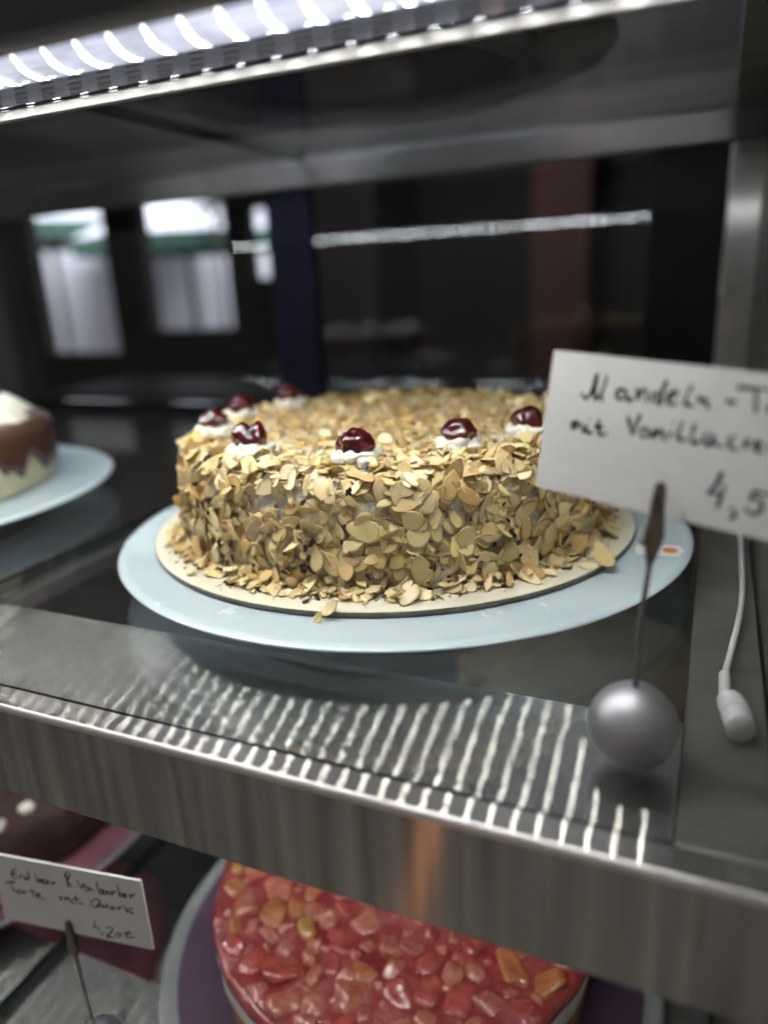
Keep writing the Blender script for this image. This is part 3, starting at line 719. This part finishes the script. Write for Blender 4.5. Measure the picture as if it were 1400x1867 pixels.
SILVER = simple('matt_silver_ball', (.42, .42, .45), .48, .9, .05, 60)
WIRE = simple('twisted_wire', (.22, .215, .20), .4, .9, .25, 300)
CLIPM = simple('tarnished_clip', (.17, .155, .13), .45, .85, .5, 260, .5, 500)
def holder(label, ball, r, top, tip, width):
    """ball base, twisted wire, toothed clip ending at `tip` in front of the card"""
    t = thing('card_holder', label, 'card holder', (ball[0], ball[1], ball[2]-r))
    bm = bmesh.new(); bmesh.ops.create_uvsphere(bm, u_segments=64, v_segments=40, radius=r)
    for v in bm.verts:
        if v.co.z < -r*.965: v.co.z = -r*.965
        v.co += Vector(ball)-Vector((0, 0, r*.035))
    bmobj('ball', bm, SILVER, t, True)
    a = Vector(ball)+Vector((0, 0, r*.93)); b_ = Vector(top); P = []
    mid = (a+b_)/2+Vector((-.0006, 0, 0)); pts = catmull([a-Vector((0, 0, .002)), a, mid, b_], 12)
    V, F = [], []
    for ph in (0, math.pi):
        Q = []
        dense_ = []
        for i in range(len(pts)-1):
            for k in range(5): dense_.append(pts[i].lerp(pts[i+1], k/5))
        dense_.append(pts[-1])
        ln = 0
        for i, p in enumerate(dense_):
            if i: ln += (p-dense_[i-1]).length
            ang = ph+ln*2*math.pi/.0038; Q.append(p+Vector((math.cos(ang), math.sin(ang), 0))*.00042)
        tube_vf(Q, .00058, 7, V, F)
    mesh('wire', V, F, WIRE, t, True)
    # clip: two long jaws, wide in the middle
    tip = Vector(tip); ax = (tip-b_); Lc = ax.length; ax.normalize()
    sd = Vector((1, 0, 0)); sd = (sd-ax*sd.dot(ax)).normalized(); fr = sd.cross(ax).normalized()
    if fr.y > 0: fr = -fr
    for s, nm in ((1, 'jaw'), (-1, 'jaw')):
        V = []; F = []; ks = [(0, .22, .3), (.06, .34, .9), (.18, .62, 1.5), (.30, .92, 1.8), (.42, 1.0, 1.7), (.55, .82, 1.5), (.72, .70, 1.2), (.9, .60, .9), (.97, .5, .6), (1.0, .3, .3)]
        for (q, wv, tv) in ks:
            c_ = b_+ax*(Lc*q)+fr*(s*.00045)
            hw = width*.5*wv; d = .00055*tv
            for (aa, bb) in ((-1, 0), (-.75, 1), (.75, 1), (1, 0)):
                V.append(c_+sd*(hw*aa)+fr*(s*d*bb*1.2))
        for i in range(len(ks)-1):
            for k in range(4):
                F.append((i*4+k, i*4+(k+1) % 4, (i+1)*4+(k+1) % 4, (i+1)*4+k))
        F.append((0, 1, 2, 3)); n_ = (len(ks)-1)*4; F.append((n_+3, n_+2, n_+1, n_))
        jo = mesh(nm, V, F, CLIPM, t, False); autosmooth(jo, 35)
    V, F = tube_vf([b_+ax*(Lc*.30)-sd*(width*.62), b_+ax*(Lc*.30)+sd*(width*.40)], .0009, 10)
    mesh('pivot', V, F, CLIPM, t, True)
    return t
holder('silver ball holder with twisted wire beside the almond cake', (.1470, -.1653, .0143), .0140, (.1489, -.1668, .0686), (.1507, -.1668, .0952), .0058)
n2 = Vector(V2).cross(Vector(U2)).normalized()
tip2 = Vector(O2)+Vector(U2)*.0405+Vector(V2)*.0345+n2*.0012
bot2 = Vector(O2)+Vector(U2)*.0412+Vector(V2)*.0590+n2*.0012
holder('silver wire clip holder on the lower shelf holding the Erdbeer Rhabarber card', (bot2.x+.001, bot2.y+.001, -.2352), .0144, tuple(bot2), tuple(tip2), .0058)

# ------------------------------------------------------------------ white cable with its plug on the side ledge
CAB = simple('white_plastic', (.50, .50, .51), .35, 0, .05)
t = thing('power_cable', 'white lamp cable with a thick plug lying along the right steel ledge', 'cable', (.18, -.1, 0))
tube('cord', catmull([(.1862, .33, .0016), (.1850, .15, .0018), (.1840, .04, .002), (.1833, -.0124, .0026), (.1812, -.0480, .0026), (.1776, -.0817, .0028), (.1750, -.1054, .0036)], 8), .0013, CAB, t, 14)
P_ = [Vector((.1750, -.1050, .0038)), Vector((.1752, -.1215, .0040)), Vector((.1775, -.1282, .0046)), Vector((.1795, -.1440, .0056))]
def plugr(q):
    return .0021 if q < .30 else (.0021+.0026*min(1, (q-.30)/.22))
V, F = tube_vf(catmull(P_, 14), plugr, 20); mesh('plug', V, F, CAB, t, True)
V, F = tube_vf([Vector((.1783, -.1330, .00492)), Vector((.1785, -.1346, .0050))], .0050, 24); mesh('collar', V, F, CAB, t, True)

# ------------------------------------------------------------------ neighbour cake on the middle shelf
plate('pale blue plate under the chocolate drip cake at the left edge', (-.41, -.04), .166)
CARAM = simple('pale_sponge_cream', (.62, .58, .38), .55, 0, .12, 40, .3, 120, sss=.1)
CHOC = simple('chocolate_glaze', (.085, .040, .026), .35, 0, .25, 50, .2, 120, coat=.2)
WHITE = simple('white_cream_tuft', (.80, .77, .64), .5, 0, .05, 60, .3, 200, sss=.2)
WHITE.node_tree.nodes['Principled BSDF'].inputs['Subsurface Scale'].default_value = .004
nc = thing('drip_cake', 'pale cream cake with chocolate drips and piped white cream at left', 'cake', (-.41, -.04, .0177))
lathe('cake_body', [(0, 0), (.121, 0), (.123, .003), (.1225, .040), (.119, .0445), (0, .0445)], CARAM, (-.41, -.04, .0177), 160, nc, True,
      lambda p, r, z, a: p+Vector((math.cos(a), math.sin(a), 0))*(noise.noise(p*40)*.0015 if z > .001 and r > .05 else 0))
def drip(a):
    return .012+.016*max(0, noise.noise(Vector((math.cos(a)*9, math.sin(a)*9, 1.5)))+.25)*1.6+.004*math.sin(a*23)
V = []; F = []; n = 220; sec = 8
for i in range(n):
    a = 2*math.pi*i/n; d = max(.006, drip(a)); k0 = len(V)
    pr = [(.01, .0478), (.105, .0478), (.118, .0470), (.1245, .0435), (.1262, .0380), (.1262, .0445-d*.8), (.1258, .0445-d), (.1240, .0430-d-.0015)]
    for (r_, z) in pr: V.append((-.41+r_*math.cos(a), -.04+r_*math.sin(a), .0177+min(z, .0478)))
for i in range(n):
    j = (i+1) % n
    for k in range(sec-1): F.append((i*sec+k, j*sec+k, j*sec+k+1, i*sec+k+1))
F.append(tuple(i*sec for i in range(n)))
mesh('chocolate_glaze', V, F, CHOC, nc, True)
for i in range(11):
    a = 2*math.pi*i/11+.52
    x, y = -.41+.095*math.cos(a), -.04+.095*math.sin(a)
    V = []; F = []; m_ = 40; k_ = 14
    for s in range(k_+1):
        q = s/k_; rr_ = .0185*(1-q)**.75+.0004
        for j in range(m_):
            b_ = 2*math.pi*j/m_; f = 1+.16*math.cos(b_*7+q*4); V.append((x+rr_*f*math.cos(b_), y+rr_*f*math.sin(b_), .0177+.0475+.0150*q))
    for s in range(k_):
        for j in range(m_): F.append((s*m_+j, s*m_+(j+1) % m_, (s+1)*m_+(j+1) % m_, (s+1)*m_+j))
    F.append(tuple(k_*m_+j for j in range(m_)))
    mesh('cream_tuft', V, F, WHITE, nc, True)

# ------------------------------------------------------------------ lower shelf
LZ = -.25
PURPLE = simple('dark_purple_board', (.085, .045, .085), .5, 0, .15, 30, .15, 200)
LILAC = simple('lilac_board_edge', (.17, .08, .18), .6, 0, .15, 30)
SC_ = (.016, -.057)
plate('large clear grey plate under the strawberry rhubarb cake', SC_, .1490, simple('grey_glass_plate', (.28, .30, .30), .18, 0, .1, coat=.6), .10, .0120, .0025, LZ)
board('cake_board', 'round dark purple cake board under the strawberry rhubarb cake', SC_, .1385, LZ+.0146, .0022, PURPLE, LILAC)
sb = Vector((.0185, -.0655, LZ+.0170))
sc = thing('strawberry_cake', 'red glazed strawberry rhubarb cake with white quark layer on the lower shelf', 'cake', tuple(sb))
SPONGE = simple('brown_sponge', (.36, .20, .085), .8, 0, .3, 90, .6, 260, bdist=.002)
QUARK = simple('white_quark', (.74, .70, .66), .5, 0, .08, 60, .5, 160, sss=.15)
QUARK.node_tree.nodes['Principled BSDF'].inputs['Subsurface Scale'].default_value = .003
def wob(am, fr):
    def f(p, r, z, a):
        return p+Vector((math.cos(a), math.sin(a), 0))*(noise.noise(p*fr)*am if r > .05 else 0)
    return f
lathe('sponge_base', [(q_[0]*1.062, q_[1]) for q_ in [(0, 0), (.0985, 0), (.0995, .002), (.0995, .0215), (.097, .0228), (0, .0228)]], SPONGE, tuple(sb), 160, sc, True, wob(.0020, 60))
lathe('quark_layer', [(q_[0]*1.062, q_[1]) for q_ in [(0, .0228), (.098, .0228), (.1010, .0245), (.1022, .030), (.1022, .042), (.099, .0440), (0, .0440)]], QUARK, tuple(sb), 200, sc, True, wob(.0022, 55))
def jelly_mat():
    m, nt, b, out = newmat('red_fruit_jelly')
    t = tex(nt, 38, 5, .65)
    L(nt, ramp(nt, t.outputs[0], [(.25, (.13, .010, .012)), (.5, (.30, .045, .045)), (.75, (.42, .15, .15))]), b.inputs['Base Color'])
    b.inputs['Roughness'].default_value = .12; b.inputs['Coat Weight'].default_value = 1; b.inputs['Coat Roughness'].default_value = .06
    b.inputs['Subsurface Weight'].default_value = .3; b.inputs['Subsurface Radius'].default_value = (1, .2, .15); b.inputs['Subsurface Scale'].default_value = .005
    bp = N(nt, 'ShaderNodeBump'); bp.inputs['Strength'].default_value = .6; bp.inputs['Distance'].default_value = .0022
    t2 = tex(nt, 160, 4, .6); L(nt, t2.outputs[0], bp.inputs['Height']); L(nt, bp.outputs[0], b.inputs['Normal']); L(nt, bp.outputs[0], b.inputs['Coat Normal'])
    return m
JELLY = jelly_mat()
def jd(p, r, z, a):
    if z > .0485: return p+Vector((0, 0, noise.noise(p*60)*.0016+noise.noise(p*190)*.0006))
    return p+Vector((math.cos(a), math.sin(a), 0))*noise.noise(p*50)*.0018
JT = .0500
lathe('jelly_glaze', [(q_[0]*1.062, q_[1]) for q_ in [(0, .0438), (.1025, .0438), (.1035, .0445), (.1035, .0478), (.1015, JT)]+[(.1015*(1-q/60), JT) for q in range(1, 60)]+[(0, JT)]], JELLY, tuple(sb), 260, sc, True, jd)
def fruit(name, c0, c1):
    m, nt, b, out = newmat(name)
    t = tex(nt, 1, 4, .6, mapping=(160, 160, 160)); L(nt, ramp(nt, t.outputs[0], [(.3, c0), (.7, c1)]), b.inputs['Base Color'])
    b.inputs['Roughness'].default_value = .18; b.inputs['Coat Weight'].default_value = .9; b.inputs['Coat Roughness'].default_value = .07
    b.inputs['Subsurface Weight'].default_value = .3; b.inputs['Subsurface Radius'].default_value = (1, .4, .3); b.inputs['Subsurface Scale'].default_value = .004
    bp = N(nt, 'ShaderNodeBump'); bp.inputs['Strength'].default_value = .45; bp.inputs['Distance'].default_value = .0012
    t2 = tex(nt, 240, 4, .6); L(nt, t2.outputs[0], bp.inputs['Height']); L(nt, bp.outputs[0], b.inputs['Normal']); return m
FR = [fruit('rhubarb_pink', (.34, .075, .055), (.50, .20, .14)), fruit('rhubarb_orange', (.34, .09, .04), (.48, .20, .08)),
      fruit('rhubarb_red', (.30, .04, .035), (.46, .11, .09)), fruit('rhubarb_green', (.34, .18, .05), (.46, .27, .08))]
r4 = random.Random(21); pts = []
tries = 0
while len(pts) < 230 and tries < 40000:
    tries += 1
    a = r4.uniform(0, 6.28); r_ = .102*math.sqrt(r4.random()); s = r4.uniform(.0064, .0112) if tries < 2500 else r4.uniform(.0036, .0070)
    x, y = sb.x+r_*math.cos(a), sb.y+r_*math.sin(a)
    if all((x-X)**2+(y-Y)**2 > ((s+S)*.70)**2 for X, Y, S in pts): pts.append((x, y, s))
order = sorted(range(len(pts)), key=lambda q: -pts[q][2]*(1.6 if pts[q][1] < -.03 else 1))
def fruit_bm(bm, i, x, y, s):
    b2 = bmesh.new(); bmesh.ops.create_cube(b2, size=1)
    bmesh.ops.bevel(b2, geom=list(b2.edges), offset=.30, segments=4, affect='EDGES', profile=.5)
    bmesh.ops.subdivide_edges(b2, edges=[e for e in b2.edges if e.calc_length() > .25], cuts=3, use_grid_fill=True)
    E_ = Euler((r4.uniform(-.4, .4), r4.uniform(-.4, .4), r4.uniform(0, 6.28))).to_matrix()
    ax, by = s*2*r4.uniform(.8, 1.1), s*2*r4.uniform(.55, .85); zz = r4.uniform(-.0038, -.0012)
    for v in b2.verts:
        p = v.co.copy(); d = 1+.34*noise.noise(p*1.7+Vector((i*3.1, 0, 0)))+.10*noise.noise(p*5+Vector((0, i*2.0, 0)))
        v.co = E_ @ Vector((p.x*ax*d, p.y*by*d*(1+.25*p.x), p.z*.0080*d))+Vector((x, y, sb.z+JT+zz))
    tmp = bpy.data.meshes.new('tmp'); b2.to_mesh(tmp); b2.free(); bm.from_mesh(tmp); bpy.data.meshes.remove(tmp)
def pick(): return FR[0 if r4.random() < .42 else (2 if r4.random() < .82 else (1 if r4.random() < .85 else 3))]
for q in order[:100]:
    bm = bmesh.new(); fruit_bm(bm, q, *pts[q]); bmobj('rhubarb_piece', bm, pick(), sc, True)
bm = bmesh.new()
for q in order[100:]: fruit_bm(bm, q, *pts[q])
o = bmobj('rhubarb_pieces', bm, FR[0], sc, True); o['kind'] = 'stuff'
# small trapped bubbles and glints in the glaze
V, F = [], []
bm = bmesh.new()
for i in range(420):
    a = r4.uniform(0, 6.28); r_ = .1*math.sqrt(r4.random()); s = r4.uniform(.0003, .0008)
    g = bmesh.ops.create_icosphere(bm, subdivisions=1, radius=s)
    for v in g['verts']: v.co += Vector((sb.x+r_*math.cos(a), sb.y+r_*math.sin(a), sb.z+JT+.0004))
o = bmobj('jelly_bubbles', bm, JELLY, sc, True); o['kind'] = 'stuff'

# chocolate cake with white blobs on a pink board, back left of the lower shelf
PINK = simple('pink_board', (.20, .075, .10), .5, 0, .15, 30)
cc = (-.355, -.055)
plate('grey glass plate under the chocolate cake on the lower shelf', cc, .150, simple('smoke_glass_plate', (.20, .17, .19), .2, 0, .1, coat=.5), .10, .0120, .0025, LZ)
board('cake_board', 'round pink board under the chocolate cake', cc, .1440, LZ+.0146, .0022, PINK, LILAC)
ck = thing('chocolate_cake', 'dark chocolate cake topped with white cream drops on the lower shelf', 'cake', (cc[0], cc[1], LZ+.017))
lathe('cake_body', [(0, 0), (.122, 0), (.124, .003), (.124, .038), (.119, .043), (0, .043)], simple('dark_chocolate', (.045, .018, .014), .6, 0, .4, 90, .8, 200, bdist=.003), (cc[0], cc[1], LZ+.017), 160, ck, True, wob(.003, 60))
for i in range(34):
    a = 2*math.pi*i/34; r_ = .108+.006*(i % 2)
    blob('cream_drop', (cc[0]+r_*math.cos(a), cc[1]+r_*math.sin(a), LZ+.017+.0455), .0058, (1, 1, .7), WHITE, ck, i, .2, 1.5, 2)
# cakes at the back of the lower shelf and on the floor of the case, seen through the glass
bk = thing('cream_cake', 'pale cream cake with brown specks at the back of the lower shelf', 'cake', (.075, .225, LZ))
lathe('cake_body', [(0, .001), (.108, .001), (.112, .004), (.112, .066), (.104, .073), (0, .073)], simple('beige_cream', (.20, .165, .095), .6, 0, .3, 22, .3, 90), (.075, .225, LZ), 160, bk, True, wob(.003, 40))
for i in range(12):
    a = 2*math.pi*i/12+.2
    blob('brown_topping', (.075+.104*math.cos(a), .225+.104*math.sin(a), LZ+.068), .011, (1, 1, .8), simple('brown_glaze', (.11, .045, .018), .4, 0, .3) if i == 0 else bpy.data.materials['brown_glaze'], bk, i, .3, 1.5, 3)
lowf = thing('pink_cake', 'pink frosted cake standing on the floor of the case', 'cake', (-.345, -.02, -.585))
lathe('cake_body', [(0, .001), (.086, .001), (.088, .006), (.088, .170), (.082, .180), (0, .180)], simple('pink_frosting', (.46, .14, .20), .5, 0, .3, 24, .3, 60), (-.345, -.02, -.585), 96, lowf, True, wob(.002, 40))
ls = thing('layer_cake', 'cream and caramel layer cake standing on the floor of the case', 'cake', (-.205, .005, -.585))
lathe('cake_body', [(0, .001), (.044, .001), (.046, .006), (.046, .170), (.040, .180), (0, .180)], simple('layer_cream', (.52, .46, .34), .5, 0, .2, 24, .3, 60), (-.205, .005, -.585), 96, ls, True, wob(.001, 40))
lathe('caramel_band', [(.0462, .150), (.0478, .152), (.0478, .166), (.0462, .168)], simple('caramel', (.30, .14, .05), .5, 0, .2), (-.205, .005, -.585), 96, ls, True)

# ------------------------------------------------------------------ top shelf: dark cake plate seen from below
plate('round dark plate on the top shelf, seen from below', (-.060, .092), .160, PLATE_DARK, .119, .0120, .0035, .266)

# ------------------------------------------------------------------ the shop behind the case
WALL = simple('dark_shop_wall', (.040, .036, .040), .8, 0, .3, 2)
FLOORM = simple('dark_shop_floor', (.05, .045, .04), .6, 0, .3, 3)
tag(box('floor', -6.5, 3, .44, 7.5, -1.05, -1.0, FLOORM), kind='structure')
tag(box('ceiling', -6.5, 3, .44, 3.3, 1.6, 1.65, WALL), kind='structure')
for nm_, x0_, x1_, z0_, z1_ in (('right of the case', .20, 3.0, -1.0, 1.6), ('left of the case', -6.5, -.76, -1.0, 1.6), ('above the case', -.76, .20, .60, 1.6), ('below the case', -.76, .20, -1.0, -.60)):
    tag(box('light_block_wall', x0_, x1_, .402, .44, z0_, z1_, WALL), 'unseen dark wall added to darken the back room, standing '+nm_, 'wall')  # added out of view, these walls keep front light out of the back room
rw = thing('shop_wall', 'dark back wall of the shop with three window openings', 'wall', (-2.6, 3.0, -1.0))
def pier(x0, x1, z0=-1.0, z1=1.6, m=None): return box('pier', x0, x1, 3.0, 3.12, z0, z1, m or WALL, rw)
pier(-6.5, -3.58); pier(-2.98, -2.75); pier(-2.18, -2.06); pier(-1.93, 3.0)
for (x0, x1, zb, zt) in ((-3.58, -2.98, -.19, .80), (-2.75, -2.18, -.07, .84), (-2.06, -1.93, .18, .52)):
    box('sill_wall', x0, x1, 3.0, 3.12, -1.0, zb, WALL, rw); box('lintel', x0, x1, 3.0, 3.12, zt, 1.6, WALL, rw)
    for s in (x0, x1-.018): box('window_frame', s, s+.018, 3.03, 3.07, zb, zt, DARKGREY, rw)
tag(box('side_room_wall', -6.5, -6.4, .44, 3.0, -1, 1.6, WALL), 'dark side wall of the shop at far left', 'wall')
tag(box('side_room_wall', 2.9, 3.0, .44, 3.0, -1, 1.6, WALL), 'dark side wall of the shop at far right', 'wall')
tag(box('pillar', -.53, -.31, 2.7, 2.95, -1, 1.6, simple('brown_pillar_paint', (.17, .085, .075), .7, 0, .15, 3)), 'reddish brown pillar in the dark room behind the case', 'pillar')
cb = thing('cupboard', 'tall dark purple-grey cupboard in the room behind the case', 'cupboard', (-1.4, 2.6, -1))
box('carcass', -1.62, -1.12, 2.5, 2.95, -1.0, .72, simple('purple_grey', (.085, .070, .085), .6, 0, .2, 3), cb, .01)
box('cupboard_door', -1.60, -1.38, 2.485, 2.4995, -.95, .68, bpy.data.materials['purple_grey'], cb, .004)
box('cupboard_door', -1.365, -1.14, 2.485, 2.4995, -.95, .68, bpy.data.materials['purple_grey'], cb, .004)
ct = thing('back_counter', 'low dark counter with bottles in the room behind the case', 'counter', (-.5, 2.2, -1))
box('worktop', -2.4, .6, 1.9, 2.4, -.28, -.24, DARKGREY, ct, .004); box('cabinet', -2.38, .58, 1.93, 2.38, -1, -.281, simple('counter_front', (.030, .024, .020), .6, 0, .3, 3), ct)
def bottle(x, y, z, h, r, col, label):
    t_ = lathe('bottle', [(0, 0), (r, 0), (r, h*.6), (r*.4, h*.75), (r*.36, h), (0, h)], simple('bottle_'+label.split()[0], col, .2, 0, .1), (x, y, z), 40)
    tag(t_, label, 'bottle', 'bottles on the back counter')
bottle(-.24, 2.2, -.24, .30, .035, (.10, .05, .045), 'pinkish bottle, taller of the pair on the back counter')
bottle(-.16, 2.15, -.24, .14, .06, (.07, .08, .04), 'olive green jar-like bottle, shorter of the pair on the back counter')
# outside: bright street with white parasols that carry a green valance
tag(box('pavement', -12, 4, 3.12, 12, -1.05, -1.0, simple('pale_paving', (.50, .49, .50), .8, 0, .1, 2)), kind='structure')
GREEN = simple('green_canvas', (.06, .14, .105), .8, 0, .15, 3)
CANV = simple('white_canvas', (.82, .82, .86), .8, 0, .05, 3)
def parasol(x, y, z, r, label):
    t_ = thing('parasol', label, 'parasol', (x, y, -1), 'white parasols with green valances outside')
    lathe('canopy', [(0, z+.45), (r, z), (r-.02, z-.01), (0, z+.43)], CANV, (x, y, 0), 8, t_, False)
    lathe('valance', [(r, z), (r+.004, z-.15), (r-.004, z-.15), (r-.01, z)], GREEN, (x, y, 0), 8, t_, False)
    lathe('pole', [(.03, -.999), (.03, z+.4)], DARKGREY, (x, y, 0), 16, t_)
parasol(-6.9, 6.4, .84, 1.55, 'white parasol with green valance outside the left window')
parasol(-4.4, 5.6, .60, 1.00, 'white parasol with green valance outside the middle window')
tag(box('street_wall', -14, 4, 8.0, 8.2, -1, 1.6, simple('white_render', (.80, .79, .84), .8, 0, .04, 1)), 'bright white rendered wall across the street', 'wall')
bs = thing('street_tree', 'small green leafy tree outside the middle window', 'tree', (-3.36, 4.6, -1))
V, F = [], []
r6 = random.Random(5)
for i in range(900):
    c_ = Vector((-3.36+r6.gauss(0, .10), 4.6+r6.gauss(0, .10), .95+r6.gauss(0, .12))); q = Euler((r6.uniform(0, 6), r6.uniform(0, 6), r6.uniform(0, 6))).to_matrix()
    k = len(V)
    for p in ((-.03, 0, 0), (0, .018, 0), (.03, 0, 0), (0, -.018, 0)): V.append(c_+q @ Vector(p))
    F.append((k, k+1, k+2, k+3))
mesh('crown', V, F, simple('tree_leaf', (.12, .17, .05), .7, 0, .3, 8), bs)
lathe('trunk', [(.022, -.999), (.014, .95)], simple('bark', (.10, .08, .06), .9, 0, .3), (-3.36, 4.6, 0), 16, bs)
# small warm lantern on the customers' side; it streaks down the steel
lt = thing('hanging_lantern', 'small warm orange lantern hanging on the customers side of the case', 'lantern', (LAN[0], LAN[1], LAN[2]))
lathe('shade', [(.0, .060), (.010, .055), (.015, .030), (.016, 0), (.015, -.030), (.010, -.050), (0, -.054)], emit('lantern_glow', (1.0, .36, .12), 16.0), LAN, 32, lt)
lathe('hanging_cord', [(.002, .059), (.002, 1.6)], BLACK, LAN, 8, lt)
# added weak fill light, unseen, to lift the dark back room
rl_ = bpy.data.lights.new('back_room_fill', 'AREA'); rl_.energy = 13.0; rl_.size = .5; rl_.color = (1.0, .92, .86)
ro_ = bpy.data.objects.new('back_room_fill', rl_); COL.objects.link(ro_); ro_.location = (-.6, 1.2, 1.5); ro_.rotation_euler = (R(50), 0, 0)
# daylight outside
sd_ = bpy.data.lights.new('daylight', 'AREA'); sd_.energy = DAY_W; sd_.shape = 'RECTANGLE'; sd_.size = 9.0; sd_.size_y = 1.6; sd_.color = (.94, .95, 1.0)
so = bpy.data.objects.new('daylight', sd_); COL.objects.link(so); so.location = (-5.0, 3.9, 3.4); so.rotation_euler = (R(42), 0, 0)
